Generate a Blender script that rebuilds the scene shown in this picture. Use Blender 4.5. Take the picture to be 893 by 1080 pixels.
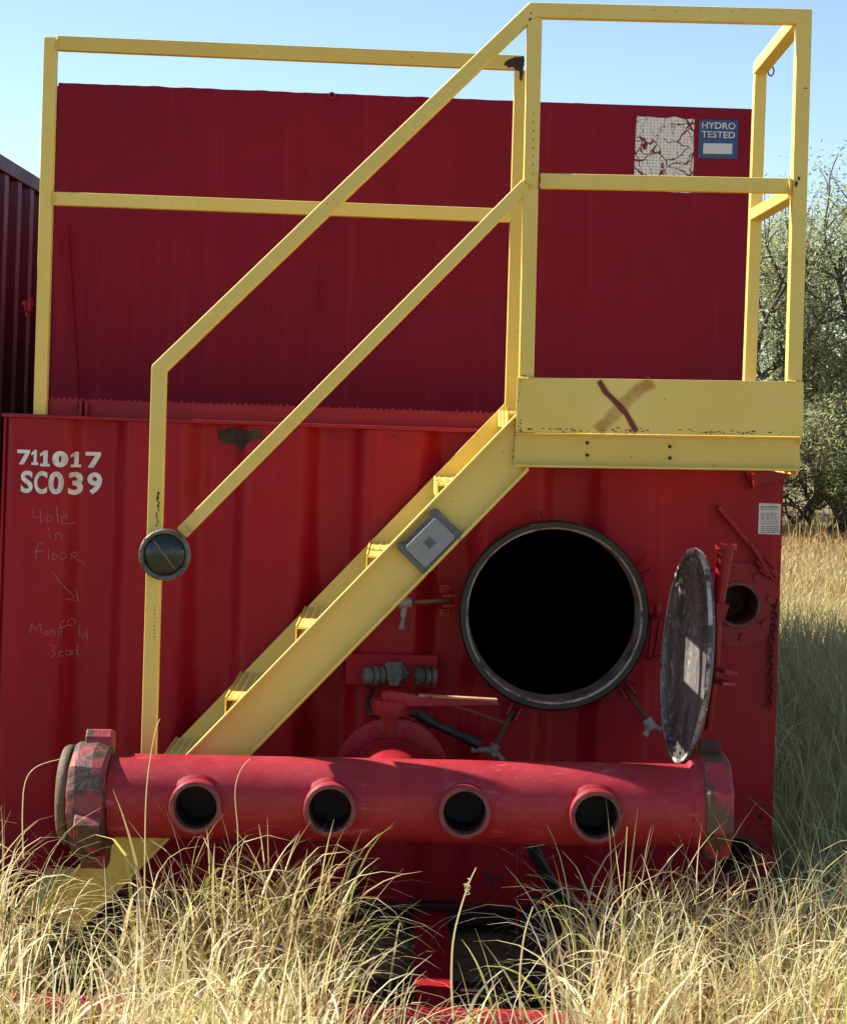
import bpy, bmesh, math, random
import numpy as np
from mathutils import Vector, Matrix, noise

R = math.radians
scene = bpy.context.scene
for _o in list(bpy.data.objects):
    bpy.data.objects.remove(_o)

# ------------------------------------------------------------------ camera
F = 2190.0                 # focal length in pixels of the photograph
D0 = 6.5                   # camera to tank end wall
EYE = 1.65
ROLL = R(1.9)
cam = bpy.data.cameras.new('camera')
cam_ob = bpy.data.objects.new('camera', cam)
scene.collection.objects.link(cam_ob)
cam_ob.location = (0, -D0, EYE)
cam_ob.rotation_euler = (Matrix.Rotation(R(90), 3, 'X') @ Matrix.Rotation(ROLL, 3, 'Z')).to_euler()
cam.sensor_fit = 'AUTO'
cam.sensor_width = 36
cam.lens = 36 * F / 1080
cam.shift_x = (446.5 - 424) / 1080
cam.shift_y = -(540 - 426) / 1080
cam.clip_start = 0.05
cam.clip_end = 3000
scene.camera = cam_ob

# ------------------------------------------------------------------ light
SUN = Vector((-1.05, 0.42, 1.0)).normalized()
world = bpy.data.worlds.new('World')
scene.world = world
world.use_nodes = True
wn = world.node_tree.nodes
sky = wn.new('ShaderNodeTexSky')
sky.sky_type = 'NISHITA'
sky.sun_disc = False
sky.sun_elevation = math.asin(SUN.z)
sky.sun_rotation = math.atan2(SUN.x, SUN.y)
sky.altitude = 1200
sky.air_density = 1.0
sky.dust_density = 0.25
sky.ozone_density = 1.7
world.node_tree.links.new(sky.outputs[0], wn['Background'].inputs[0])
wn['Background'].inputs[1].default_value = 0.085
sl = bpy.data.lights.new('sun', 'SUN')
sl.energy = 5.0
sl.angle = R(0.5)
sl.color = (1.0, 0.95, 0.86)
so = bpy.data.objects.new('sun', sl)
scene.collection.objects.link(so)
so.rotation_euler = SUN.to_track_quat('Z', 'Y').to_euler()
scene.view_settings.view_transform = 'Standard'
scene.view_settings.look = 'None'
scene.view_settings.gamma = 1
scene.view_settings.exposure = 1.2
scene.cycles.max_bounces = 8
scene.cycles.diffuse_bounces = 4
scene.cycles.transparent_max_bounces = 12
scene.cycles.caustics_reflective = False
scene.cycles.caustics_refractive = False

# ------------------------------------------------------------------ measuring helper
CR, SR = math.cos(ROLL), math.sin(ROLL)
def P(px, py, Y):
    """world point at depth Y for a measured photograph position"""
    dx, dy = px - 424, py - 426
    u = dx * CR + dy * SR
    v = -dx * SR + dy * CR
    D = Y + D0
    return Vector((u * D / F, Y, EYE - v * D / F))
def M(px, Y):              # a length in pixels at depth Y
    return px * (Y + D0) / F

# ------------------------------------------------------------------ mesh building
class MB:
    def __init__(s):
        s.v, s.f = [], []
    def add(s, vs, fs):
        b = len(s.v)
        s.v += [Vector(p) for p in vs]
        s.f += [tuple(b + i for i in f) for f in fs]
        return s
    def box(s, lo, hi):
        (a, b, c), (d, e, f) = lo, hi
        return s.add([(a,b,c),(d,b,c),(d,e,c),(a,e,c),(a,b,f),(d,b,f),(d,e,f),(a,e,f)],
                     [(0,3,2,1),(4,5,6,7),(0,1,5,4),(1,2,6,5),(2,3,7,6),(3,0,4,7)])
    def beam(s, p0, p1, w, h, side=(0, 1, 0)):
        """box along p0-p1; h along 'side', w across"""
        p0, p1 = Vector(p0), Vector(p1)
        d = (p1 - p0).normalized()
        n = Vector(side); n = (n - d * n.dot(d)).normalized()
        m = d.cross(n)
        vs = []
        for p in (p0, p1):
            for a, b in ((-1,-1),(1,-1),(1,1),(-1,1)):
                vs.append(p + m * (a * w / 2) + n * (b * h / 2))
        return s.add(vs, [(0,1,2,3),(7,6,5,4),(0,4,5,1),(1,5,6,2),(2,6,7,3),(3,7,4,0)])
    def prism(s, pts, d):
        """polygon extruded along vector d"""
        pts = [Vector(p) for p in pts]; d = Vector(d); n = len(pts)
        fs = [tuple(range(n)), tuple(range(2*n-1, n-1, -1))]
        fs += [(i, i+n, (i+1) % n + n, (i+1) % n) for i in range(n)]
        return s.add(pts + [p + d for p in pts], fs)
    def lathe(s, o, axis, prof, n=32, closed=False, ref=None, cap=False):
        """profile [(t along axis, radius)] round axis at o"""
        o, a = Vector(o), Vector(axis).normalized()
        r = Vector(ref) if ref else (Vector((0,0,1)) if abs(a.z) < .9 else Vector((1,0,0)))
        x = (r - a * r.dot(a)).normalized(); y = a.cross(x)
        vs = []
        for t, rad in prof:
            for i in range(n):
                th = 2*math.pi*i/n
                vs.append(o + a*t + (x*math.cos(th) + y*math.sin(th))*rad)
        k = len(prof); fs = []
        for j in range(k if closed else k-1):
            j2 = (j+1) % k
            for i in range(n):
                i2 = (i+1) % n
                fs.append((j*n+i, j*n+i2, j2*n+i2, j2*n+i))
        if cap:
            fs.append(tuple(range(n-1, -1, -1))); fs.append(tuple((k-1)*n+i for i in range(n)))
        return s.add(vs, fs)
    def cyl(s, p0, p1, r, n=20, r1=None):
        p0, p1 = Vector(p0), Vector(p1)
        L = (p1-p0).length
        return s.lathe(p0, p1-p0, [(0, r), (L, r if r1 is None else r1)], n, cap=True)
    def tube(s, pts, rad, n=8, cap=True):
        pts = [Vector(p) for p in pts]
        k = len(pts)
        rads = rad if isinstance(rad, (list, tuple)) else [rad]*k
        vs, fs = [], []
        nrm = None
        for i, p in enumerate(pts):
            d = (pts[min(i+1, k-1)] - pts[max(i-1, 0)]).normalized()
            if nrm is None:
                nrm = d.orthogonal().normalized()
            nrm = (nrm - d*nrm.dot(d)).normalized()
            b = d.cross(nrm)
            for j in range(n):
                th = 2*math.pi*j/n
                vs.append(p + (nrm*math.cos(th)+b*math.sin(th))*rads[i])
        for i in range(k-1):
            for j in range(n):
                j2 = (j+1) % n
                fs.append((i*n+j, i*n+j2, (i+1)*n+j2, (i+1)*n+j))
        if cap:
            fs.append(tuple(range(n-1, -1, -1))); fs.append(tuple((k-1)*n+j for j in range(n)))
        return s.add(vs, fs)
    def mesh(s, name):
        me = bpy.data.meshes.new(name)
        me.from_pydata(s.v, [], s.f)
        return me

def tag(o, label=None, cat=None, group=None, kind=None):
    if label: o['label'] = label
    if cat: o['category'] = cat
    if group: o['group'] = group
    if kind: o['kind'] = kind
    return o
def thing(name, label, cat, loc=(0, 0, 0), group=None):
    o = bpy.data.objects.new(name, None)
    o.empty_display_size = .1
    scene.collection.objects.link(o)
    o.location = loc
    return tag(o, label, cat, group)
def origin(o):
    v = Vector(o.location)
    while o.parent:
        o = o.parent; v = v + Vector(o.location)
    return v
def part(name, mb, mat, parent=None, smooth=None, bevel=0, label=None, recalc=True):
    me = mb.mesh(name) if isinstance(mb, MB) else mb
    if recalc:
        bm = bmesh.new(); bm.from_mesh(me)
        bmesh.ops.recalc_face_normals(bm, faces=bm.faces[:])
        bm.to_mesh(me); bm.free()
    o = bpy.data.objects.new(name, me)
    scene.collection.objects.link(o)
    me.materials.append(mat)
    if parent:
        me.transform(Matrix.Translation(-origin(parent)))
        o.parent = parent
    if smooth is not None:
        me.polygons.foreach_set('use_smooth', [True]*len(me.polygons))
        me.set_sharp_from_angle(angle=R(smooth))
    if bevel:
        m = o.modifiers.new('bevel', 'BEVEL'); m.width = bevel; m.segments = 2; m.limit_method = 'ANGLE'; m.angle_limit = R(40)
        m.harden_normals = False
    if label: o['label'] = label
    return o

# ------------------------------------------------------------------ materials
class NT:
    def __init__(s, name):
        s.m = bpy.data.materials.new(name); s.m.use_nodes = True
        s.t = s.m.node_tree; s.b = s.t.nodes['Principled BSDF']
        tc = s.t.nodes.new('ShaderNodeTexCoord'); s.co = tc.outputs['Object']
    def n(s, typ, **kw):
        x = s.t.nodes.new(typ)
        for k, v in kw.items(): setattr(x, k, v)
        return x
    def link(s, a, b): s.t.links.new(a, b)
    def noise(s, scale, detail=4, rough=.6, stretch=(1, 1, 1), out=0, dist=0):
        mp = s.n('ShaderNodeMapping'); mp.inputs['Scale'].default_value = stretch
        mp.inputs['Location'].default_value = (random.random()*9, random.random()*9, random.random()*9)
        s.link(s.co, mp.inputs[0])
        x = s.n('ShaderNodeTexNoise'); x.inputs['Scale'].default_value = scale
        x.inputs['Detail'].default_value = detail; x.inputs['Roughness'].default_value = rough
        x.inputs['Distortion'].default_value = dist
        s.link(mp.outputs[0], x.inputs['Vector'])
        return x.outputs[out]
    def ramp(s, fac, a, b):
        r = s.n('ShaderNodeMapRange'); r.inputs[1].default_value = a; r.inputs[2].default_value = b
        s.link(fac, r.inputs[0]); return r.outputs[0]
    def math(s, op, a, b):
        x = s.n('ShaderNodeMath', operation=op)
        for i, q in enumerate((a, b)):
            if isinstance(q, (int, float)): x.inputs[i].default_value = q
            else: s.link(q, x.inputs[i])
        return x.outputs[0]
    def mix(s, fac, a, b):
        x = s.n('ShaderNodeMix', data_type='RGBA')
        if isinstance(fac, (int, float)): x.inputs[0].default_value = fac
        else: s.link(fac, x.inputs[0])
        for i, q in ((6, a), (7, b)):
            if isinstance(q, tuple): x.inputs[i].default_value = (*q, 1)
            else: s.link(q, x.inputs[i])
        return x.outputs[2]
    def base(s, c):
        if isinstance(c, tuple): s.b.inputs['Base Color'].default_value = (*c, 1)
        else: s.link(c, s.b.inputs['Base Color'])
    def rough(s, r):
        if isinstance(r, (int, float)): s.b.inputs['Roughness'].default_value = r
        else: s.link(r, s.b.inputs['Roughness'])
    def bump(s, h, strength=.3, dist=.004):
        x = s.n('ShaderNodeBump'); x.inputs['Strength'].default_value = strength; x.inputs['Distance'].default_value = dist
        s.link(h, x.inputs['Height']); s.link(x.outputs[0], s.b.inputs['Normal'])

random.seed(3)
def paint(name, col, fade, rough=.42, chips=.7, chip_col=(.035, .018, .012), mott=3, streak=True, dent=.25, chip_scale=28, spec=.5, speck=.25, scuff=0):
    t = NT(name)
    a = t.ramp(t.noise(mott, 6, .65), .3, .72)
    c = t.mix(a, col, fade)
    if streak:   # runs and faded streaks down the sheet
        st = t.ramp(t.noise(26, 6, .7, (1, 1, .03)), .54, .72)
        c = t.mix(t.math('MULTIPLY', st, .35), c, tuple(min(1, x*1.5+.012) for x in fade))
        dk = t.ramp(t.noise(34, 6, .75, (1, 1, .035)), .56, .72)
        c = t.mix(t.math('MULTIPLY', dk, .35), c, tuple(x*.45 for x in col))
    if scuff:    # rubbed, chalky patches
        sc_ = t.math('MULTIPLY', t.ramp(t.noise(22, 8, .75, (.5, 1, 1.6)), .56, .66), t.ramp(t.noise(3.5, 4, .6), .46, .62))
        c = t.mix(t.math('MULTIPLY', sc_, scuff), c, tuple(min(1, x+.13) for x in fade))
    sp = t.ramp(t.noise(160, 2, .5), .68, .74)
    c = t.mix(t.math('MULTIPLY', sp, speck), c, tuple(min(1, x*1.3+.05) for x in fade))
    ch = t.math('MULTIPLY', t.ramp(t.noise(chip_scale, 7, .7), chips, chips+.012), t.ramp(t.noise(2.2, 3, .5), .44, .56))
    c = t.mix(ch, c, chip_col)
    t.base(c)
    t.rough(t.math('ADD', t.math('MULTIPLY', a, .15), rough))
    t.b.inputs['Specular IOR Level'].default_value = spec
    h = t.math('ADD', t.math('MULTIPLY', t.noise(5, 3, .5), 1.0), t.math('MULTIPLY', ch, -.25))
    h = t.math('ADD', h, t.math('MULTIPLY', t.noise(120, 3, .5), .05))
    t.bump(h, dent, .02)
    return t.m
RED = paint('red_paint', (.275, .0036, .0125), (.34, .0072, .019), .30, .70, spec=.2)
RED_UP = paint('dull_red_paint', (.20, .0036, .0165), (.245, .0065, .022), .5, .72, spec=.16)
RED_PIPE = paint('chalky_red_paint', (.27, .006, .012), (.36, .026, .036), .42, .63, (.10, .045, .035), 7, False, .2, 50, spec=.35, speck=.8, scuff=.75)
RED_TRIM = paint('red_trim_paint', (.26, .005, .012), (.32, .010, .018), .36, .66, (.05, .02, .015), 6, False, .15, 60, spec=.3)
YEL = paint('yellow_paint', (.74, .535, .10), (.80, .61, .165), .42, .69, (.03, .018, .012), 4, False, .06, 55)
YEL_D = paint('worn_yellow_paint', (.66, .46, .085), (.71, .51, .12), .5, .655, (.06, .03, .016), 5, False, .06, 40)

def rusty(name, cols, sc=14, rough=.75, metal=0., hi=(.52, .6)):
    t = NT(name)
    c = t.mix(t.ramp(t.noise(sc, 8, .7), .38, .62), cols[0], cols[1])
    c = t.mix(t.ramp(t.noise(sc*.45, 6, .7), *hi), c, cols[2])
    t.base(c); t.rough(rough); t.b.inputs['Metallic'].default_value = metal
    t.bump(t.noise(sc*3, 6, .6), .5, .006)
    return t.m
RUST = rusty('rusted_steel', ((.085, .042, .022), (.15, .085, .045), (.045, .024, .016)))
UNION = rusty('flaking_red_over_rust', ((.30, .018, .026), (.15, .055, .04), (.055, .028, .018)), 18, .6, 0., (.46, .50))
UNION_R = rusty('brown_rust_with_red_flakes', ((.055, .028, .016), (.10, .05, .025), (.32, .025, .03)), 11, .6, 0., (.53, .55))
CAPM = rusty('weathered_brown_rubber', ((.085, .052, .028), (.14, .092, .052), (.05, .03, .018)), 20)
DARKST = rusty('dark_shaded_steel', ((.012, .008, .008), (.028, .012, .012), (.05, .008, .01)), 9, .7)  # near-black steel, shade under the skid and in bores put into the colour
LIPM = rusty('worn_pipe_lip', ((.16, .04, .035), (.25, .06, .055), (.08, .04, .03)), 30)
GASK = rusty('black_seal', ((.005, .005, .005), (.009, .009, .008), (.012, .012, .012)), 12, .42)
SEALEDGE = rusty('worn_seal_edge', ((.32, .28, .25), (.50, .46, .42), (.06, .05, .045)), 26)
NECK = rusty('scuffed_grey_lining', ((.16, .14, .12), (.30, .27, .24), (.07, .06, .05)), 16, .5)
INSIDE = rusty('dark_tank_inside', ((.012, .006, .005), (.02, .01, .008), (.016, .008, .006)), 5, .9)  # near-black: the darkness inside the tank is put into the colour
GREY = rusty('grey_cast_metal', ((.20, .185, .17), (.28, .265, .25), (.12, .10, .09)), 30, .55)
GREYD = rusty('grimy_grey_plug', ((.09, .085, .085), (.15, .14, .14), (.05, .045, .045)), 24, .5)
BOXLID = rusty('light_grey_plastic', ((.22, .235, .23), (.25, .265, .26), (.20, .215, .21)), 8, .45)
BOXFR = rusty('grey_box_frame', ((.10, .11, .11), (.14, .15, .15), (.08, .085, .085)), 22, .5)
BEZEL = rusty('weathered_bronze_bezel', ((.10, .095, .075), (.17, .155, .12), (.05, .045, .035)), 22, .4, .3)
BLACK = rusty('black_rubber_and_gap', ((.010, .010, .010), (.016, .016, .016), (.012, .011, .011)), 9, .5)
CHAINM = rusty('red_rusty_chain', ((.17, .012, .016), (.10, .018, .014), (.05, .02, .014)), 40)
CONT = paint('brown_container_paint', (.028, .016, .014), (.042, .025, .022), .5, .7, (.03, .015, .012), 2.5)
GLASS_D = rusty('dark_green_lens', ((.012, .018, .012), (.02, .028, .02), (.014, .016, .012)), 6, .16)
WHITE = rusty('white_stencil_paint', ((.72, .68, .66), (.8, .77, .75), (.60, .50, .49)), 40, .6)
BLUE = rusty('blue_sign_paint', ((.012, .065, .19), (.016, .075, .21), (.014, .06, .175)), 8, .4)
LABEL = rusty('white_sticker', ((.62, .6, .57), (.68, .66, .63), (.58, .56, .52)), 12, .5)
INK = rusty('printed_ink', ((.10, .095, .10), (.14, .135, .14), (.12, .11, .115)), 20, .6)

def soft_decal(name, col, op, sc, lo, hi, edge=False):
    t = NT(name)
    t.base(col); t.rough(.6)
    a = t.math('MULTIPLY', t.ramp(t.noise(sc, 6, .7), lo, hi), op)
    if edge:
        at = t.n('ShaderNodeAttribute', attribute_name='cover'); a = t.math('MULTIPLY', a, at.outputs['Fac'])
    t.link(a, t.b.inputs['Alpha'])
    return t.m
CHALK = soft_decal('faint_chalk', (.42, .24, .25), .44, 70, .10, .50)
SPRAY2 = soft_decal('faded_orange_spray', (.46, .17, .02), .5, 14, .18, .62, True)
SPRAY = soft_decal('dark_red_spray', (.17, .018, .012), 1.0, 40, -.1, .45, True)

def lid_mat():
    t = NT('sun_flecked_dark_lid')
    c = t.mix(t.ramp(t.noise(6, 6, .7, (1, 1, .35)), .40, .62), (.06, .052, .048), (.18, .16, .148))
    c = t.mix(t.ramp(t.noise(45, 8, .75, (1, 1, .5)), .57, .64), c, (.55, .52, .49))  # pale speckles put flecks of sunlight into the lid colour
    t.base(c); t.rough(t.ramp(t.noise(20, 4, .6), .0, 1.6)); t.bump(t.noise(70, 5, .6), .4, .003)
    return t.m
LID = lid_mat()

def sheet_mat():
    t = NT('cracked_white_sheet')
    nz = t.n('ShaderNodeTexNoise'); nz.inputs['Scale'].default_value = 16; nz.inputs['Detail'].default_value = 5; t.link(t.co, nz.inputs['Vector'])
    ad = t.n('ShaderNodeMixRGB'); ad.blend_type = 'ADD'; ad.inputs[0].default_value = .07
    t.link(t.co, ad.inputs[1]); t.link(nz.outputs[1], ad.inputs[2])
    cr = []
    for st, scl, wd in (((1.6, 1, .55), 17, .035), ((.9, 1, 1.3), 13, .028)):
        v = t.n('ShaderNodeTexVoronoi', feature='DISTANCE_TO_EDGE'); v.inputs['Scale'].default_value = scl
        mp0 = t.n('ShaderNodeMapping'); mp0.inputs['Scale'].default_value = st; t.link(ad.outputs[0], mp0.inputs[0]); t.link(mp0.outputs[0], v.inputs['Vector'])
        wdn = t.math('MULTIPLY', t.ramp(t.noise(9, 3, .6), .35, .7), wd*1.7)
        cr.append(t.math('LESS_THAN', v.outputs[0], wdn))
    gone = t.math('MAXIMUM', t.math('MAXIMUM', cr[0], cr[1]), t.ramp(t.noise(18, 6, .7), .66, .68))
    # columns of unreadable fine print
    br = t.n('ShaderNodeTexBrick'); br.inputs['Scale'].default_value = 1; br.offset = 0
    br.inputs['Brick Width'].default_value = .0115; br.inputs['Row Height'].default_value = .0105; br.inputs['Mortar Size'].default_value = .0028
    br.inputs['Color1'].default_value = (.38, .36, .36, 1); br.inputs['Color2'].default_value = (.60, .58, .56, 1); br.inputs['Mortar'].default_value = (.76, .74, .71, 1)
    mp = t.n('ShaderNodeMapping'); mp.inputs['Rotation'].default_value = (R(90), 0, 0)
    t.link(t.co, mp.inputs[0]); t.link(mp.outputs[0], br.inputs['Vector'])
    c = t.mix(gone, br.outputs[0], (.165, .0065, .014))
    t.base(c); t.rough(.6)
    return t.m
SHEET = sheet_mat()

def ground_mat():
    t = NT('dry_soil')
    c = t.mix(t.ramp(t.noise(1.2, 8, .7), .35, .65), (.13, .085, .045), (.24, .17, .085))
    c = t.mix(t.ramp(t.noise(25, 6, .7), .45, .6), c, (.30, .235, .12))
    c = t.mix(t.ramp(t.noise(.15, 4, .5), .45, .6), c, (.20, .17, .07))
    t.base(c); t.rough(.95); t.bump(t.noise(30, 6, .7), .8, .03)
    return t.m
GROUND = ground_mat()

def blade_mat(name, stops, trans=.3):
    t = NT(name)
    at = t.n('ShaderNodeAttribute', attribute_name='tint')
    r = t.n('ShaderNodeValToRGB')
    e = r.color_ramp.elements
    while len(e) < len(stops): e.new(.5)
    for i, (p, c) in enumerate(stops):
        e[i].position = p; e[i].color = (*c, 1)
    t.link(at.outputs['Fac'], r.inputs[0])
    t.base(r.outputs[0]); t.rough(.5); t.b.inputs['Specular IOR Level'].default_value = .3
    tr = t.n('ShaderNodeBsdfTranslucent'); t.link(r.outputs[0], tr.inputs[0])
    mx = t.n('ShaderNodeMixShader'); mx.inputs[0].default_value = trans
    out = t.t.nodes['Material Output']
    t.link(t.b.outputs[0], mx.inputs[1]); t.link(tr.outputs[0], mx.inputs[2]); t.link(mx.outputs[0], out.inputs[0])
    return t.m
DRY = blade_mat('dry_grass', [(0, (.26, .15, .07)), (.25, (.52, .38, .17)), (.55, (.74, .62, .33)), (.8, (.84, .78, .54)), (.9, (.62, .60, .18)), (1, (.44, .48, .10))], .45)
MEADOW = blade_mat('meadow_grass', [(0, (.40, .22, .08)), (.3, (.54, .37, .15)), (.5, (.60, .48, .23)), (.62, (.50, .45, .20)), (.85, (.36, .36, .13)), (1, (.26, .30, .10))])
LEAF = blade_mat('pale_leaf', [(0, (.24, .265, .10)), (.5, (.38, .41, .19)), (.85, (.43, .45, .28)), (1, (.52, .52, .36))], .68)
LEAF_B = blade_mat('shrub_leaf', [(0, (.18, .20, .10)), (.5, (.32, .34, .16)), (.85, (.42, .42, .20)), (1, (.52, .49, .24))], .68)
BARK = rusty('grey_bark', ((.07, .055, .045), (.13, .105, .085), (.05, .04, .033)), 10, .9)

# ================================================================== SETTING
def sheet_ground():
    xs = np.concatenate([[-900, -300, -100, -40], np.linspace(-16, 16, 81), [40, 100, 300, 900]])
    ys = np.concatenate([[-300, -100, -40], np.linspace(-14, 34, 121), [60, 120, 300, 1500]])
    vs = []
    for y in ys:
        for x in xs:
            near = max(0, 1 - max(abs(x)/30, abs(y)/60))
            z = (noise.noise((x*.9, y*.9, 0))*.03 + noise.noise((x*.2, y*.2, 4))*.06)*near
            if abs(x) < 2 and -1.6 < y < 11: z = min(z, 0)*.4 - .01
            vs.append((x, y, z))
    nx = len(xs)
    fs = [(j*nx+i, j*nx+i+1, (j+1)*nx+i+1, (j+1)*nx+i) for j in range(len(ys)-1) for i in range(nx-1)]
    o = part('ground', MB().add(vs, fs), GROUND, smooth=60, recalc=False)
    tag(o, 'dry bare soil under the tall grass', 'ground', kind='structure')
sheet_ground()

# ================================================================== STORAGE TANK
XL, XR = -1.245, 1.20
ZL = P(424, 454, 0).z              # top of the lower end wall
YU = .55                           # upper wall set back behind the walkway
ZU = P(424, 101, YU).z
LEN = 9.0
tank = thing('storage_tank', 'big red steel storage tank with an open round manhole, seen at its end wall', 'storage tank', (0, 0, 0))

def sstep(a, b, x):
    t = min(1, max(0, (x-a)/(b-a))); return t*t*(3-2*t)
def yw(x):
    """relief of the pressed end wall"""
    if x > .80: return .0
    p = .372; c = (105-424)/337.0
    k = round((x-c)/p); d = abs(x-(c+k*p))
    return .055*(1 - sstep(.035, .115, d)) + .003*math.sin(x*23)
HC = P(584, 649, -.12); HC = Vector((HC.x, 0, HC.z))      # manhole centre
PC = P(778, 638, -.02)                                     # small port on the right
PC2 = P(776, 905, -.02)
def end_wall():
    n = 300
    xs = [XL + (XR-XL)*i/n for i in range(n+1)]
    zb = .085
    mb = MB(); vs = []
    zs = [zb, ZL]
    for off in (0, .008):
        for z in zs:
            for x in xs: vs.append((x, yw(x)+off, z))
    N = n+1; fs = []
    for i in range(n):
        fs.append((i, i+1, N+i+1, N+i))
        fs.append((2*N+i+1, 2*N+i, 3*N+i, 3*N+i+1))
        fs.append((N+i, N+i+1, 3*N+i+1, 3*N+i))
        fs.append((i+1, i, 2*N+i, 2*N+i+1))
    fs.append((0, N, 3*N, 2*N)); fs.append((N-1, 3*N-1, 4*N-1, 2*N-1))
    mb.add(vs, fs)
    me = mb.mesh('end_wall')
    bm = bmesh.new(); bm.from_mesh(me); bmesh.ops.recalc_face_normals(bm, faces=bm.faces[:]); bm.to_mesh(me); bm.free()
    o = bpy.data.objects.new('tmp', me); scene.collection.objects.link(o)
    cut = MB()
    for c, r in ((HC, .268), (PC, .064), (PC2, .064)):
        cut.cyl((c.x, -.3, c.z), (c.x, .3, c.z), r, 64)
    co = bpy.data.objects.new('cut', cut.mesh('cut')); scene.collection.objects.link(co)
    bm = bmesh.new(); bm.from_mesh(co.data); bmesh.ops.recalc_face_normals(bm, faces=bm.faces[:]); bm.to_mesh(co.data); bm.free()
    m = o.modifiers.new('b', 'BOOLEAN'); m.operation = 'DIFFERENCE'; m.object = co; m.solver = 'EXACT'
    dg = bpy.context.evaluated_depsgraph_get()
    res = bpy.data.meshes.new_from_object(o.evaluated_get(dg))
    bpy.data.objects.remove(o); bpy.data.objects.remove(co)
    res.name = 'end_wall'
    for p_ in range(len(res.materials)): res.materials.pop()
    return part('end_wall', res, RED, tank, smooth=35)
wall = end_wall()
def weld(name, mb, mat, par, **k): return part(name, mb, mat, par, **k)

part('side_wall', MB().box((XL, .012, .085), (XL+.008, LEN, ZL)).box((XL+.03, YU, ZL+.002), (XL+.038, LEN, ZU)), RED, tank)
part('side_wall', MB().box((XR-.008, .012, .085), (XR, LEN, ZL)).box((XR-.012, YU+.008, ZL+.002), (XR-.004, LEN, ZU)), RED, tank)
part('rear_wall', MB().box((XL+.01, LEN-.01, .085), (XR-.01, LEN-.002, ZU-.003)), RED, tank)
part('roof', MB().box((XL+.04, YU+.01, ZU-.012), (XR-.014, LEN-.012, ZU-.004)), RED_UP, tank)
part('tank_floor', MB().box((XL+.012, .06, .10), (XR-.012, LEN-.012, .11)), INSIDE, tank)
part('inside_shade_box', MB().box((XL+.02, .15, .12), (XR-.02, .155, .125)).add(
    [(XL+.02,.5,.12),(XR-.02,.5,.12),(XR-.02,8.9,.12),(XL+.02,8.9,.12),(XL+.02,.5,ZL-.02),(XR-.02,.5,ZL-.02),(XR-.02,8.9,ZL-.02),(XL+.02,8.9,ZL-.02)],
    [(0,1,2,3),(4,5,6,7),(1,2,6,5),(2,3,7,6),(3,0,4,7)]), INSIDE, tank)  # near-black inner box, its colour stands for the unlit interior

def upper_wall():
    """flat sheet with slightly torn top edge"""
    n = 120; mb = MB(); vs = []
    random.seed(5)
    a, b = P(62, 87, YU), P(806, 117, YU)
    tops = []
    for i in range(n+1):
        t = i/n; z = a.z+(b.z-a.z)*t + noise.noise((t*40, 0, 1))*.0035
        tops.append((a.x+(b.x-a.x)*t, z))
    for off in (0, .008):
        for z0 in (0, 1):
            for x, z in tops: vs.append((x, YU+off, z if z0 else ZL+.002))
    N = n+1; fs = []
    for i in range(n):
        fs += [(i, i+1, N+i+1, N+i), (2*N+i+1, 2*N+i, 3*N+i, 3*N+i+1), (N+i, N+i+1, 3*N+i+1, 3*N+i)]
    fs += [(0, N, 3*N, 2*N), (N-1, 3*N-1, 4*N-1, 2*N-1)]
    return part('upper_wall', MB().add(vs, fs), RED_UP, tank, smooth=30)
uw = upper_wall()
# corner gusset, weld stop and top eye on the upper wall
g0, g1, g2, g3 = P(58, 236, YU-.05), P(72, 238, YU-.012), P(84, 428, YU-.012), P(54, 428, YU-.05)
part('corner_gusset', MB().prism([g0, g1, g2, g3], (0, .008, 0)), RED_UP, tank, bevel=.002)
e = P(350, 101, YU-.012)
part('lifting_eye', MB().lathe(e, (0, 1, 0), [(-.01, .012), (.02, .012), (.02, .006), (-.01, .006)], 14, closed=True), RED_TRIM, tank, smooth=40)
w0, w1 = P(338, 276, YU-.002), P(337, 330, YU-.002)
part('weld_seam', MB().tube([w0, w1], .0035, 6), RED_UP, tank, smooth=60)

# walkway ledge along the top of the lower wall
def walkway():
    mb = MB()
    xa, xb = P(53, 430, .06).x, XR-.02
    zt = ZL+.062
    mb.box((xa, .050, ZL+.002), (xb, .058, zt))                    # toe band
    mb.box((xa, .49, ZL+.002), (xb, .498, zt))
    k = 0; x = xa+.012
    while x < xb:                                                   # grating bars
        mb.box((x, .0585, zt-.028), (x+.005, .4895, zt-.001)); x += .030
    for yy in (.13, .23, .33, .43):
        mb.box((xa+.004, yy, zt-.024), (xb-.004, yy+.006, zt-.010))
    # serrated bar along the front edge
    x = xa
    while x < xb-.02:
        hh = random.uniform(.004, .010)
        mb.add([(x,.051,zt),(x+.015,.051,zt),(x+.009,.051,zt+hh),(x,.0575,zt),(x+.015,.0575,zt),(x+.009,.0575,zt+hh)],
               [(0,1,2),(5,4,3),(0,2,5,3),(1,4,5,2)])
        x += .0185
    w = part('walkway', mb, RED_TRIM, tank)
    c = P(60, 440, .045)
    b = MB()
    for px in (86, 92):
        q = P(px, 434, .04); b.box((q.x-.004, .02, ZL+.004), (q.x+.004, .049, ZL+.058))
    q = P(81, 428, .045); b.cyl((q.x, .034, q.z), (q.x, .0495, q.z), .008, 8)
    part('bracket', b, RED_TRIM, w, bevel=.0015)
    lip = MB().box((XL-.004, -.012, ZL+.001), (XR+.003, .0495, ZL+.0125))
    part('wall_cap', lip, RED_TRIM, tank, bevel=.003)
walkway()

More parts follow.
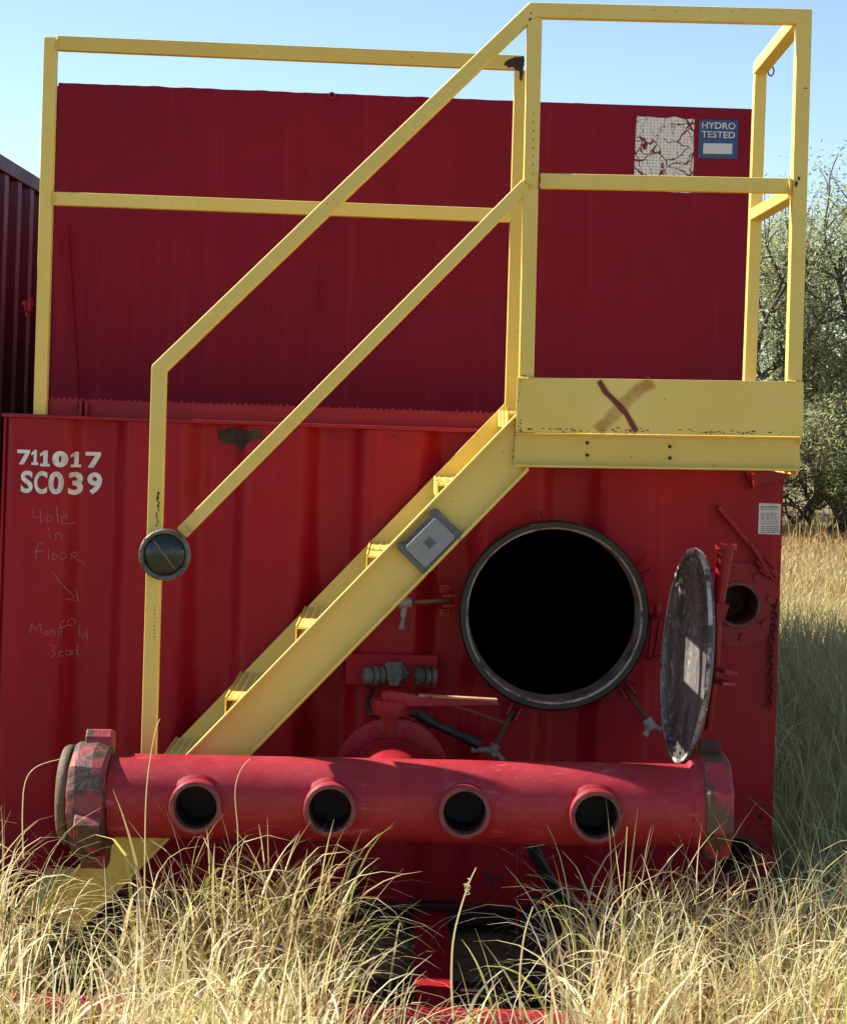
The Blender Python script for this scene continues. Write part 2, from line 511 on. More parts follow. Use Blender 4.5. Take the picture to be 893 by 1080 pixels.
# ---- writing on the end wall
def bend(me, y_off=-.0035):
    for v in me.vertices: v.co.y = yw(v.co.x) + y_off
def text_mesh(body, p00, p11, offset=0.0, skew=None):
    """text fitted into the box from photo corner p00 (upper left) to p11 (lower right)"""
    cu = bpy.data.curves.new('lettering', 'FONT'); cu.body = body; cu.offset = offset; cu.resolution_u = 6
    o = bpy.data.objects.new('lettering', cu); scene.collection.objects.link(o)
    dg = bpy.context.evaluated_depsgraph_get()
    me = bpy.data.meshes.new_from_object(o.evaluated_get(dg))
    bpy.data.objects.remove(o); bpy.data.curves.remove(cu)
    while len(me.materials): me.materials.pop()
    co = np.array([v.co[:] for v in me.vertices])
    lo, hi = co.min(0), co.max(0)
    for v in me.vertices:
        a = (v.co.x-lo[0])/(hi[0]-lo[0]); b = (v.co.y-lo[1])/(hi[1]-lo[1])
        v.co = (p00.x+(p11.x-p00.x)*a, p00.y, p11.z+(p00.z-p11.z)*b)
    return me
def slice_x(me, step=.01):
    bm = bmesh.new(); bm.from_mesh(me)
    xs = [v.co.x for v in bm.verts]; x = min(xs)+step
    while x < max(xs):
        bmesh.ops.bisect_plane(bm, geom=bm.verts[:]+bm.edges[:]+bm.faces[:], plane_co=(x, 0, 0), plane_no=(1, 0, 0)); x += step
    bm.to_mesh(me); bm.free()
def face_front(me):
    bm = bmesh.new(); bm.from_mesh(me)
    bm.normal_update()
    for f in bm.faces:
        if f.normal.y > 0: f.normal_flip()
    bm.to_mesh(me); bm.free()
def stencil(body, a, b, off=0.02):
    me = text_mesh(body, P(*a, 0), P(*b, 0), off); slice_x(me); bend(me); face_front(me)
    return me
def join_meshes(ms, name):
    bm = bmesh.new()
    for m in ms: bm.from_mesh(m)
    me = bpy.data.meshes.new(name); bm.to_mesh(me); bm.free(); return me
def glyph(pts, a, b):
    """hand cut stencil character: polygon in a unit box, fitted between two photo corners"""
    p0, p1 = P(*a, 0), P(*b, 0)
    me = MB().add([(p0.x+(p1.x-p0.x)*x, 0, p1.z+(p0.z-p1.z)*y) for x, y in pts], [tuple(range(len(pts)))]).mesh('g')
    bm = bmesh.new(); bm.from_mesh(me); bmesh.ops.triangulate(bm, faces=bm.faces[:]); bm.to_mesh(me); bm.free()
    slice_x(me); bend(me); face_front(me); return me
ONE = [(.05,0),(1,0),(1,.17),(.76,.17),(.76,1),(.40,1),(.0,.80),(.0,.62),(.34,.74),(.34,.17),(.05,.17)]
SEV = [(0,1),(1,1),(1,.82),(.55,0),(.16,0),(.62,.76),(.0,.76)]
num = join_meshes([glyph(SEV, (19, 474), (32, 490)), glyph(ONE, (34, 474.3), (41, 490.5)), glyph(ONE, (43, 475), (53, 492)), glyph(ONE, (74, 476.5), (83.5, 493.2)), glyph(SEV, (88, 476.8), (104, 494))] +
    [stencil(ch, a, b, o) for ch, a, b, o in (
    ('0', (56, 475.5), (71.5, 493), .07),
    ('S', (23, 496), (35, 520), .03), ('C', (37, 496.5), (50, 521), .03), ('0', (52, 497), (67, 521.5), .035), ('3', (72, 498), (85, 522.5), .035), ('9', (90, 498.5), (105, 522.5), .035))], 'stencil_number')
part('stencil_number', num, WHITE, wall, recalc=False)

def ribbon(mb, pts, w):
    """flat stroke on the wall through photo points"""
    dense = []
    for (a, b) in zip(pts[:-1], pts[1:]):
        L = math.hypot(b[0]-a[0], b[1]-a[1]); n = max(1, int(L/2))
        dense += [(a[0]+(b[0]-a[0])*i/n, a[1]+(b[1]-a[1])*i/n) for i in range(n)]
    dense.append(pts[-1])
    vs = []
    for i, p in enumerate(dense):
        a, b = dense[max(0, i-1)], dense[min(len(dense)-1, i+1)]
        dx, dy = b[0]-a[0], b[1]-a[1]; L = math.hypot(dx, dy) or 1
        for s in (-1, 1): vs.append(P(p[0]-dy/L*w/2*s, p[1]+dx/L*w/2*s, 0))
    mb.add(vs, [(2*i, 2*i+1, 2*i+3, 2*i+2) for i in range(len(dense)-1)])
def circ(x, y, r, ry=None, n=12): return [(x+r*math.cos(2*math.pi*i/n), y+(ry or r)*math.sin(2*math.pi*i/n)) for i in range(n+1)]
S = [[(140,372),(137,404),(168,408)],[(166,374),(169,432)],circ(201,412,12),[(231,360),(238,430)],[(250,412),(274,406),(268,394),(250,405),(254,434),(300,434)],
     [(202,466),(205,492)],circ(199,455,2,n=6),[(228,497),(228,473),(244,469),(256,500)],
     [(176,510),(158,514),(148,545),(149,582)],[(137,550),(180,541)],[(199,538),(199,582)],circ(223,568,11),circ(256,565,12),[(285,586),(285,556),(310,550),(305,566),(288,569),(332,600)],
     [(212,626),(300,742)],[(262,740),(312,755),(298,698)],
     [(125,876),(132,838),(148,865),(165,835),(170,872)],circ(190,876,8),[(208,886),(208,868),(222,866),(226,888)],[(238,866),(240,888)],[(262,825),(248,840),(250,890)],[(238,860),(268,850)],circ(285,838,14),[(310,850),(315,892)],circ(330,890,9),[(344,860),(346,916)],
     [(205,926),(225,930),(214,950),(228,960),(208,980)],[(238,962),(254,958),(248,950),(238,958),(242,974),(258,972)],circ(273,963,9),[(281,952),(284,976)],circ(297,962,9),[(305,930),(309,986)]]
for nm, strokes in (('chalk_writing', S[:14]), ('chalk_arrow', S[14:16]), ('chalk_writing', S[16:21]), ('chalk_writing', S[21:24]), ('chalk_writing', S[24:])):
    cb = MB()
    for st in strokes: ribbon(cb, [(x/3.857, 440+y/3.857) for x, y in st], .95)
    cme = cb.mesh(nm); bend(cme, -.003); face_front(cme)
    part(nm, cme, CHALK, wall, recalc=False)

def blob(pts, y, rough=.8, seed=1, n=6):
    random.seed(seed); out = []
    for a, b in zip(pts, pts[1:]+pts[:1]):
        for i in range(n):
            t = i/n
            out.append((a[0]+(b[0]-a[0])*t+random.uniform(-rough, rough), a[1]+(b[1]-a[1])*t+random.uniform(-rough, rough)))
    return [P(x, yy, y) for x, yy in out]
pp = blob([(228,454),(245,452),(262,455),(276,453),(277,462),(266,464),(258,470),(252,477),(247,469),(236,468),(229,463)], 0, .9)
rm = MB().add(pp, [tuple(range(len(pp)))]).mesh('rust_patch')
bm = bmesh.new(); bm.from_mesh(rm); bmesh.ops.triangulate(bm, faces=bm.faces[:]); bm.to_mesh(rm); bm.free()
slice_x(rm); bend(rm, -.003); face_front(rm)
part('rust_patch', rm, rusty('patch_rust', ((.035, .022, .012), (.06, .036, .018), (.022, .014, .01)), 20), wall, recalc=False)

# ---- signs
def plate(px, Y, th=.003):
    return MB().prism([P(x, y, Y) for x, y in px], (0, th, 0))
sheet_px = [(671,122),(684,123),(697,124.5),(712,123),(722,126),(732,125),(731,150),(731,175),(729,204),(712,203),(690,201),(668,200),(669,170),(670,145)]
part('weathered_sheet', plate(sheet_px, YU-.004, .0035), SHEET, tank, label='white printed sheet cracked and flaking off the wall')
sign = part('pressure_test_sign', plate([(737,126),(778,127),(777,167.5),(735.5,166.5)], YU-.004, .0035), BLUE, tank, label='small blue sign reading HYDRO TESTED')
part('lettering', (lambda m: (face_front(m), m)[1])(join_meshes([text_mesh('HYDRO', P(740, 128.5, YU-.0055), P(775, 136.5, YU-.0055), .01), text_mesh('TESTED', P(739.5, 138, YU-.0055), P(774.5, 146, YU-.0055), .01)], 'lettering')), WHITE, sign, recalc=False)
part('blank_patch', plate([(741.5,151),(772,151.5),(771.5,162.5),(741,162)], YU-.0065, .002), LABEL, sign)
dp = part('data_plate', plate([(800,530.5),(823,531.5),(822,564),(799,563)], -.004, .0035), LABEL, tank, label='small white sticker with rows of fine print')
lm = MB(); random.seed(8)
for i, y in enumerate([534, 537, 541, 543, 545, 547, 549.5, 552, 555, 557, 559, 561]):
    x = 802
    while x < 819:
        w = random.uniform(1.5, 5); w = min(w, 820-x)
        lm.prism([P(x, y, -.0052), P(x+w, y, -.0052), P(x+w, y+(1.5 if i < 1 else .75), -.0052), P(x, y+(1.5 if i < 1 else .75), -.0052)], (0, .001, 0))
        x += w+random.uniform(.5, 1.2)
part('fine_print', lm, INK, dp)

# ---- manhole
mh = part('manhole_neck', MB().lathe(HC, (0, 1, 0), [(-.125, .270), (-.125, .2655), (-.02, .259), (.012, .262), (.012, .268), (-.10, .276), (-.10, .284), (.055, .284)], 72), NECK, tank, smooth=40)
part('seal_ring', MB().lathe(HC, (0, 1, 0), [(-.131, .2685), (-.139, .2715), (-.140, .286), (-.130, .292), (-.085, .292), (-.085, .286)], 80), GASK, mh, smooth=40)
def wob_ring():
    mb = MB(); n = 120; vs = []
    for i in range(n):
        th = 2*math.pi*i/n; w = .0025+.002*noise.noise((math.cos(th)*4, math.sin(th)*4, 2))
        for r, y in ((.2652, -.126), (.2655+w*.4, -.134), (.267+w*1.0, -.1365), (.2695+w, -.1375)):
            vs.append(HC+Vector((math.cos(th)*r, y, math.sin(th)*r)))
    fs = []
    for i in range(n):
        j = (i+1) % n
        for k in range(3): fs.append((i*4+k, j*4+k, j*4+k+1, i*4+k+1))
    return part('worn_lip', mb.add(vs, fs), SEALEDGE, mh, smooth=50)
wob_ring()
def ringpt(px, py, Y): return P(px, py, Y)
# pairs of lugs round the ring
for name_, pair in (('lug', [((560,556),(556,541)), ((574,554),(571,540))]), ('lug', [((668,598),(682,589)), ((674,609),(687,600))])):
    mb = MB()
    for a, b in pair: mb.beam(P(*a, -.06), P(*b, -.07), .010, .03)
    part(name_, mb, RED_TRIM, mh, bevel=.002)
# swing bolts with wing nuts hanging loose
def wing_nut(c, d, w):
    c, d = Vector(c), Vector(d).normalized()
    return c, d
def swing_clamp(lug, nut, handle_a, handle_b, Y):
    mb = MB()
    c = P(*lug, Y); q = P(*nut, Y-.03)
    d = (q-c).normalized(); s = Vector((-d.z, 0, d.x))
    for k in (-1, 1): mb.beam(c+s*.016*k-d*.02, c+s*.016*k+d*.025, .010, .05)
    mb.cyl(c-s*.03, c+s*.03, .006, 8)
    o = part('swing_clamp', mb, RED_TRIM, tank, bevel=.002)
    part('bolt_rod', MB().tube([c, c+(q-c)*.5, q], .007, 8), RUST, o, smooth=50)
    nb = MB()
    nb.cyl(q-d*.018, q+d*.018, .017, 10)
    for h in (handle_a, handle_b):
        if h:
            e_ = P(*h, Y-.035); nb.tube([q, q+(e_-q)*.55, e_], [.013, .008, .010], 8)
    part('wing_nut', nb, GREY, o, smooth=50)
swing_clamp((473, 633), (427, 636), (423, 664), (430, 632), -.06)
swing_clamp((541, 750), (520, 791), (497, 791), (531, 803), -.06)
swing_clamp((661, 728), (685, 764), (680, 776), (697, 770), -.06)
for y in (621, 646):
    q = P(469, y, -.05)
    part('hinge_lug', MB().box(P(463, y+5, -.05), P(475, y-5, -.02)).cyl(q, q+Vector((0, -.02, 0)), .007, 6), RED_TRIM, mh, bevel=.002)
hb = MB()
for a, b, w in (((686,650),(706,650),.016), ((681,694),(704,694),.014), ((688,650),(684,694),.010), ((695,655),(690,692),.006)):
    hb.beam(P(*a, -.06), P(*b, -.09), w, .03)
q = P(693, 644, -.07); hb.cyl(q-Vector((0,0,.02)), q+Vector((0,0,.02)), .012, 10)
part('hinge_bracket', hb, RED_TRIM, mh, bevel=.002)

# open lid, swung out to the right
far, near = Vector((.838, -.12, 0)), Vector((.882, -.72, 0))
LC = Vector(((far.x+near.x)/2, (far.y+near.y)/2, P(728, 691, -.42).z))
ldir = (near-far).normalized(); lup = Vector((.06, 0, 1)).normalized()
ln = ldir.cross(lup).normalized()
if ln.x > 0: ln = -ln              # inner face looks left
LR = .312
lid = part('manhole_lid', MB().lathe(LC, ln, [(.012, LR), (.013, LR-.018), (.004, LR-.022), (.002, LR-.05), (-.006, LR*.72), (-.016, LR*.4), (-.020, .002),
    (-.027, .002), (-.023, LR*.4), (-.014, LR*.72), (-.006, LR-.04), (-.004, LR)], 64, closed=True), LID, tank, smooth=30)
part('lid_rim', MB().lathe(LC, ln, [(.0125, LR+.002), (.0145, LR-.004), (.0125, LR-.009), (.0125, LR+.0002), (.004, LR+.0002), (.004, LR+.003)], 64, closed=True), SEALEDGE, lid, smooth=50)
for i in range(26):
    th = 2*math.pi*i/26
    q = LC+(ldir*math.cos(th)+lup*math.sin(th))*(LR-.03)+ln*.004
    part('rim_bolt', MB().cyl(q-ln*.004, q+ln*.006, .006, 8), GREY, lid, smooth=50)
# davit arm and lugs behind the lid
dv = MB().cyl(P(765, 575, -.30), P(757, 640, -.30), M(9, -.3), 16, M(6, -.3))
dv.tube([P(757, 640, -.3), P(755, 700, -.3), P(746, 770, -.28)], M(4, -.3), 10)
dv.lathe(P(765, 575, -.3), (0, 0, 1), [(-.012, .026), (-.012, .032), (.004, .032), (.004, .012)], 16)
part('lid_hinge_arm', dv, RED_TRIM, tank, smooth=40)
part('lid_lug', MB().prism([P(755,636,-.34), P(769,638,-.34), P(763,656,-.34), P(755,657,-.34)], (0, .09, 0)), RED_TRIM, tank, bevel=.002)
part('lid_lug', MB().beam(P(752,703,-.34), P(771,710,-.42), .012, .05), RED_PIPE, tank, bevel=.002)
part('lid_lug', MB().beam(P(750,716,-.34), P(769,722,-.42), .012, .05), RED_PIPE, tank, bevel=.002)

# ---- ports with bolted flanges on the right
def port(c, R_, r_, ph):
    c = Vector((c.x, 0, c.z))
    o = part('port_flange', MB().lathe(c, (0, 1, 0), [(-.002, r_+.012), (-.012, r_+.010), (-.012, R_), (.006, R_)], 40), RED_TRIM, tank, smooth=35)
    part('bore', MB().lathe(c, (0, 1, 0), [(-.010, r_+.013), (-.022, r_+.010), (-.022, r_), (.20, r_-.004)], 32), LIPM, o, smooth=40)
    part('bore_bottom', MB().lathe(c+Vector((0, .2, 0)), (0, 1, 0), [(0, r_-.003), (.002, .001)], 24), RUST, o)
    for i in range(8):
        th = ph+math.pi*i/4
        q = c+Vector((math.cos(th), 0, math.sin(th)))*(R_+r_)*.535
        part('bolt_or_hole', MB().cyl(q+Vector((0, -.013, 0)), q+Vector((0, -.024, 0)), .013, 12), RED_TRIM, o, smooth=40)
port(PC, .132, .062, .2)
port(PC2, .125, .062, .3)
# flat bar and bracket on the right of the end wall
part('diagonal_bar', MB().beam(P(757, 534, -.018), P(819, 608, -.018), .016, .03).beam(P(790, 572, -.03), P(815, 612, -.03), .010, .02), RED_TRIM, tank, bevel=.002)
lt = MB()
for a, b in (((797,592),(808,604)), ((801,600),(810,608)), ((806,588),(816,600))):
    lt.tube([P(*a, -.035), P(*b, -.04)], .006, 7)
part('latch', lt, RED_TRIM, tank, smooth=50)
gp = MB().prism([P(785,496,-.02), P(835,499,-.02), P(832,503,-.02), P(793,514,-.02)], (0, .008, 0))
gp.beam(P(793,499,-.06), P(794,516,-.06), .008, .06)
part('platform_bracket', gp, RED_TRIM, tank, bevel=.001)

# ---- receptacle panel
rp = part('receptacle_panel', MB().prism([P(365,689,-.035), P(462,691,-.035), P(461,727,-.035), P(364,723,-.035)], (0, .05, 0)), RED, tank, bevel=.004)
def plugs():
    for px, py in ((391, 711), (445, 711)):
        c = P(px, py, -.035); s = -1 if px < 415 else 1
        ax = Vector((-1, -.42, .03)); c = c+Vector((.035, -.034, 0))
        part('threaded_plug', MB().lathe(c, ax, [(0, .030), (.014, .030), (.014, .024), (.020, .024), (.020, .031), (.036, .031), (.036, .024), (.042, .024), (.042, .029), (.056, .027), (.062, .014), (.064, .001)], 20), GREYD, rp, smooth=35)
    c = P(415, 711, -.036)
    mb = MB()
    pts = [(398,711),(404,704),(407,699),(423,699),(427,704),(433,711),(427,717),(404,717)]
    mb.prism([P(x, y, -.06) for x, y in pts], (0, .024, 0))
    pt2 = [(407,698),(424,698),(424,716),(420,724),(411,724),(407,716)]
    mb.prism([P(x, y, -.085) for x, y in pt2], (0, .024, 0))
    part('socket_cover', mb, GREYD, rp, bevel=.004)
plugs()

# ---- hanging edge, sill and skid underneath
sk = MB()
sk.box((XL, .022, .02), (XR, .06, .082))
sk.box((XL, -.02, .082), (XR, -.004, .094))
part('sill', sk, DARKST, tank, bevel=.002)  # shade along the foot of the wall is in this dark colour
for x0, x1, lit in ((P(441, 990, -.4).x, P(470, 990, -.4).x, 1), (P(560, 990, -.4).x, P(598, 990, -.4).x, 0), (-.75, -.66, 0), (.85, .94, 0)):
    part('skid_rail', MB().box((x0, -1.18, -.02), (x1, .018, .055)).box((x0-.012, -1.18, .055), (x1+.012, .018, .067)), RED_TRIM if lit else DARKST, tank, bevel=.002)  # sunlit rail in red, shaded rails painted in the dark steel
bp = MB().tube([(XL+.05, -1.24, .075), (0, -1.24, .075), (XR-.05, -1.24, .075)], .05, 20)
part('skid_bumper', bp, RED_PIPE, tank, smooth=40)
part('cross_beam', MB().box((XL+.1, -.80, .0), (XR-.1, -.70, .045)), DARKST, tank, bevel=.003)  # dark colour carries the shade over the beam
gm = MB()
for i in range(9):
    a = -.33+i*.022
    gm.beam((a, -1.2, .128), (a+.05, -1.05, .128), .004, .012, (0, 0, 1)); gm.beam((a+.05, -1.2, .129), (a, -1.05, .129), .004, .012, (0, 0, 1))
gm.box((-.35, -1.21, .12), (-.08, -1.20, .14)).box((-.35, -1.05, .12), (-.08, -1.04, .14))
part('step_mesh', gm, RED_PIPE, tank)
# flaked leg, drop pipe
part('support_leg', MB().box((P(398,0,-.05).x-.0, -.06, .09), (P(408,0,-.05).x, -.025, P(400, 900, -.05).z)), DARKST, tank, bevel=.002)
part('drop_pipe', MB().tube([P(549, 885, -.25), P(549, 962, -.25)], .009, 8).tube([P(546, 893, -.26), P(545, 985, -.26)], .005, 6), RED_TRIM, tank, smooth=50)
sl_ = MB().tube([P(24,320,YU), P(36,322,YU)], .009, 8).tube([P(32,314,YU), P(31,329,YU-.01)], .011, 8).tube([P(27,322,YU),P(29,334,YU)], .007, 8)
part('side_latch', sl_, RED_TRIM, tank, smooth=50)

# ================================================================== ACCESS STAIRS
YF = -.65
stairs = thing('access_stairs', 'yellow steel stairs and railed platform against the red tank end', 'stairs', (0, -.3, 0))
def sq(name, a, b, w, ya, yb=None, mat=YEL, label=None):
    p0, p1 = P(*a, ya), P(*b, ya if yb is None else yb)
    return part(name, MB().beam(p0, p1, w, .045), mat, stairs, bevel=.003, label=label)
yc = YF+.022
# front rails
TW = M(15.5, yc)
def mitred(px_pts, w, y):
    """square tube bent through points, mitred at the corners, in the plane Y=y"""
    pts = [P(a, b, y) for a, b in px_pts]
    mb = MB(); n = len(pts); L, Rr = [], []
    for i in range(n):
        if i == 0: d = (pts[1]-pts[0]).normalized(); m = Vector((-d.z, 0, d.x)); k = 1
        elif i == n-1: d = (pts[-1]-pts[-2]).normalized(); m = Vector((-d.z, 0, d.x)); k = 1
        else:
            d0 = (pts[i]-pts[i-1]).normalized(); d1 = (pts[i+1]-pts[i]).normalized()
            m0 = Vector((-d0.z, 0, d0.x)); m1 = Vector((-d1.z, 0, d1.x)); m = (m0+m1).normalized(); k = 1/max(.3, m.dot(m0))
        L.append(pts[i]+m*w/2*k); Rr.append(pts[i]-m*w/2*k)
    vs = []
    for i in range(n):
        for q in (L[i], Rr[i]):
            vs += [q+Vector((0, -.022, 0)), q+Vector((0, .022, 0))]
    fs = []
    for i in range(n-1):
        a, b = i*4, (i+1)*4
        fs += [(a, a+2, b+2, b), (a+1, b+1, b+3, a+3), (a, b, b+1, a+1), (a+2, a+3, b+3, b+2)]
    fs += [(0, 1, 3, 2), (n*4-4, n*4-2, n*4-1, n*4-3)]
    return mb.add(vs, fs)
part('handrail', mitred([(157, 812), (168.5, 389), (561, 11.5), (846.8, 18.5), (836, 403)], TW, yc), YEL, stairs, bevel=.0035)
part('mid_rail', MB().beam(P(192, 562, yc), P(556, 194, yc), M(14, yc), .038), YEL, stairs, bevel=.0035)
part('post', MB().beam(P(563.5, 19.5, yc), P(554.5, 400, yc), M(15.5, yc), .044), YEL, stairs, bevel=.0035)
part('mid_rail', MB().beam(P(570, 191, yc), P(834, 196.5, yc), M(15.5, yc), .038), YEL, stairs, bevel=.0035)
# rear rails
yr = .035
part('post', MB().beam(P(54.5, 40, yr), P(43, 440, yr), M(13.5, yr), .040), YEL, stairs, bevel=.0035)
part('top_rail', MB().beam(P(61, 46, yr), P(552, 67, yr), M(15, yr), .040), YEL_D, stairs, bevel=.0035)
part('mid_rail', MB().beam(P(55, 209.5, yr), P(545, 228, yr), M(14, yr), .036), YEL, stairs, bevel=.0035)
part('post', MB().beam(P(549, 75, yr), P(538.5, 442, yr), M(13.5, yr), .040), YEL_D, stairs, bevel=.0035)
part('post', MB().beam(P(801.5, 66, yr), P(789.5, 405, yr), M(12.5, yr), .040), YEL, stairs, bevel=.0035)
rust_j = MB()
pj = blob([(531,67),(536,62.5),(543,60),(552,59.5),(553,66),(551.5,74),(551,84),(548.5,85),(547.5,76),(541,71),(535,71.5)], yr-.0215, .7, 6, 3)
rust_j.prism(pj, (0, .0012, 0))
part('rust_patch', rust_j, rusty('joint_rust', ((.02, .014, .01), (.04, .022, .014), (.012, .01, .008)), 30), stairs)
# side rails running back over the right end
part('side_rail', MB().beam(P(842, 21.5, yc+.022), P(801, 72, yr-.02), M(14.5, -.3), .040, (0, 0, 1)), YEL, stairs, bevel=.0035)
part('side_rail', MB().beam(P(838, 203, yc+.022), P(797, 227, yr-.02), M(15, -.3), .036, (0, 0, 1)), YEL, stairs, bevel=.0035)
ey = P(812.5, 75, yr-.02)
part('rail_eye', MB().tube([ey+Vector((math.cos(2*math.pi*i/14)*.009, 0, math.sin(2*math.pi*i/14)*.015)) for i in range(15)], .0025, 6, cap=False), RUST, stairs, smooth=60)

# platform
kp = part('kick_plate', MB().prism([P(545.5,398,YF-.008), P(847,402.5,YF-.008), P(846.5,460.5,YF-.008), P(543.5,455.5,YF-.008)], (0, .007, 0)), YEL, stairs, bevel=.0015)
pf = MB()
pf.prism([P(543.5,457,YF+.012), P(843,461.5,YF+.012), P(843,494,YF+.012), P(541,490,YF+.012)], (0, .008, 0))      # web
pf.prism([P(541,489.5,YF-.006), P(843,494,YF-.006), P(843,497,YF-.006), P(541,492.5,YF-.006)], (0, .10, 0))      # lower flange
pf.prism([P(543.5,456.2,YF-.001), P(844,460.7,YF-.001), P(844,463,YF-.001), P(543.5,458.6,YF-.001)], (0, .06, 0))
A, B = P(546, 475, YF+.02), P(842, 478, YF+.02)
pf.box((B.x-.008, YF+.021, A.z-.045), (B.x, -.015, A.z+.045)).box((A.x+.01, YF+.021, A.z-.045), (A.x+.018, -.015, A.z+.045))
pf.box((A.x+.02, -.024, A.z-.045), (B.x-.01, -.016, A.z+.045))
part('platform_frame', pf, YEL_D, stairs, bevel=.0015)
zt = P(700, 456, YF).z-.012
gr = MB(); x = A.x+.022
while x < B.x-.012:
    gr.box((x, YF+.024, zt-.013), (x+.004, -.028, zt)); x += .034
for yy in (-.56, -.46, -.36, -.26, -.16, -.06): gr.box((A.x+.02, yy, zt-.012), (B.x-.01, yy+.006, zt-.001))
part('platform_grating', gr, YEL_D, stairs)
part('side_kick_plate', MB().box((B.x-.003, YF+.001, zt-.01), (B.x+.003, .02, zt+.13)), YEL, stairs, bevel=.001)
for px, py in ((619,467),(619,480),(706,471),(706,483)):
    q = P(px, py, YF+.0115); part('bolt_or_hole', MB().cyl(q+Vector((0, -.003, 0)), q+Vector((0, .0005, 0)), .005, 8), DARKST, kp)  # dark discs for bolt holes, the shade inside them painted on
def stroke(pts, w, Y, seed):
    """sprayed stroke: full paint along the middle, thinning out to both sides"""
    random.seed(seed); vs = []; al = []; d = []
    for a, b in zip(pts[:-1], pts[1:]):
        for i in range(8): d.append((a[0]+(b[0]-a[0])*i/8, a[1]+(b[1]-a[1])*i/8))
    d.append(pts[-1])
    for i, p in enumerate(d):
        a, b = d[max(0, i-2)], d[min(len(d)-1, i+2)]; dx, dy = b[0]-a[0], b[1]-a[1]; L = math.hypot(dx, dy)
        ww = w*(1+.22*noise.noise((i*.22, seed, 0)))
        for s in (-1, -.45, .45, 1):
            vs.append(P(p[0]-dy/L*ww/2*s, p[1]+dx/L*ww/2*s, Y)); al.append(0 if abs(s) == 1 or i in (0, len(d)-1) else 1)
    me = MB().add(vs, [(4*i+k, 4*i+k+1, 4*i+k+5, 4*i+k+4) for i in range(len(d)-1) for k in range(3)]).mesh('spray_mark')
    at = me.attributes.new('cover', 'FLOAT', 'POINT'); at.data.foreach_set('value', al)
    face_front(me); return me
part('spray_mark', stroke([(689,401.8),(675,410),(655,428),(641,444),(629,455)], 17, YF-.0090, 3), SPRAY2, kp, recalc=False, label='faded orange stroke of the sprayed cross')
part('spray_mark', stroke([(631,401),(638,413),(650,425),(660,436),(671.5,456.5)], 7.5, YF-.0100, 2), SPRAY, kp, recalc=False, label='dark red stroke of the sprayed cross')

def chips(o, spots, mat, seed=1):
    """flaked paint: small irregular chips added to a part's own mesh"""
    random.seed(seed)
    bm = bmesh.new(); bm.from_mesh(o.data); og = origin(o)
    mi = len(o.data.materials); o.data.materials.append(mat)
    for (x, y, Y, rx, ry) in spots:
        n = random.randint(6, 9); ps = []
        for i in range(n):
            a = 6.283*i/n; k = random.uniform(.55, 1.2)
            ps.append(P(x+math.cos(a)*rx*k, y+math.sin(a)*ry*k, Y)-og)
        f = bm.faces.new([bm.verts.new(p) for p in ps]); f.material_index = mi
        f.normal_update()
        if f.normal.y > 0: f.normal_flip()
    bm.to_mesh(o.data); bm.free()
CHIP_ = 0
CHIP = rusty('bare_rusty_chip', ((.035, .02, .012), (.06, .03, .016), (.02, .012, .008)), 60)
random.seed(12)
sp = []
for i in range(85):
    x = random.uniform(546, 842); x = x if random.random() < .55 else random.choice((560, 600, 663, 735, 762, 790))+random.gauss(0, 12)
    if not 546 < x < 843: continue
    sp.append((x, 452.5+(x-545)*.0162+random.gauss(0, 1.1), YF-.0086, random.uniform(.5, 2.6), random.uniform(.3, .8)))
for i in range(26): sp.append((547+random.uniform(-1, 3), random.uniform(400, 452), YF-.0086, .35, random.uniform(.4, 1.4)))
sp += [(701, 421, YF-.0086, .8, .6), (620, 446, YF-.0086, .6, .6), (576, 432, YF-.0086, .5, .5)]
chips(kp, sp, CHIP, 4)
# stringers: channels with flanges toward the viewer
def lerp(a, b, t): return (a[0]+(b[0]-a[0])*t, a[1]+(b[1]-a[1])*t)
T0, T1 = (543.5, 437), (195, 797)
B0, B1 = (558, 496), (265, 797)
Tend = lerp(T0, T1, 1.45); Bend = lerp(B0, B1, 1.62)
yS = YF+.03
st = MB().prism([P(*T0, yS), P(*B0, yS), P(*Bend, yS), P(*Tend, yS)], (0, .007, 0))
def flange(a, b, y0, y1, th):
    p, q = P(*a, yS), P(*b, yS)
    d = (q-p).normalized(); m = Vector((-d.z, 0, d.x)); m = m if m.z > 0 else -m
    vs = []
    for r in (p, q):
        for yy, k in ((y0, 0), (y1, 0), (y1, -1), (y0, -1)): vs.append(Vector((r.x, yy, r.z))+m*th*k)
    return vs, [(0,1,2,3),(7,6,5,4),(0,4,5,1),(1,5,6,2),(2,6,7,3),(3,7,4,0)]
vs, fs = flange(T0, Tend, yS-.034, yS-.0005, .006); st.add(vs, fs)
vs, fs = flange((B0[0]-3, B0[1]-3), (Bend[0]-3, Bend[1]-3), yS-.036, yS-.0005, .007); st.add(vs, fs)
stringer = part('stringer', st, YEL, stairs, bevel=.0012)
rails = {}
for o_ in stairs.children: rails.setdefault(o_.name.split('.')[0], []).append(o_)
yfc = YF-.0012
chips(rails['handrail'][0], [(168+random.gauss(0, 1.2)-(i*.2), 520+i*2.6, yfc, random.uniform(.5, 1.5), random.uniform(.8, 3)) for i in range(14)] +
      [(163, 640+i*4, yfc, .6, .8) for i in range(9)] + [(849, 93, yfc, 3.0, .5), (839, 194, yfc, 2.3, 5), (842, 188, yfc, 1.6, 3), (560, 14, yfc, 1.5, 1.0), (345, 215, yfc, .8, .5)] +
      [(random.uniform(600, 840), 6+random.uniform(0, 1.5)+.028*(800-600)*0+4, yfc, random.uniform(.6, 2), .4) for i in range(9)], CHIP, 5)
chips(rails['post'][0], [(562.5-(i*.12), 120+i*9, yfc, .5, random.uniform(.6, 2)) for i in range(8)] + [(552, 396, yfc, 3, .7)], CHIP, 6)
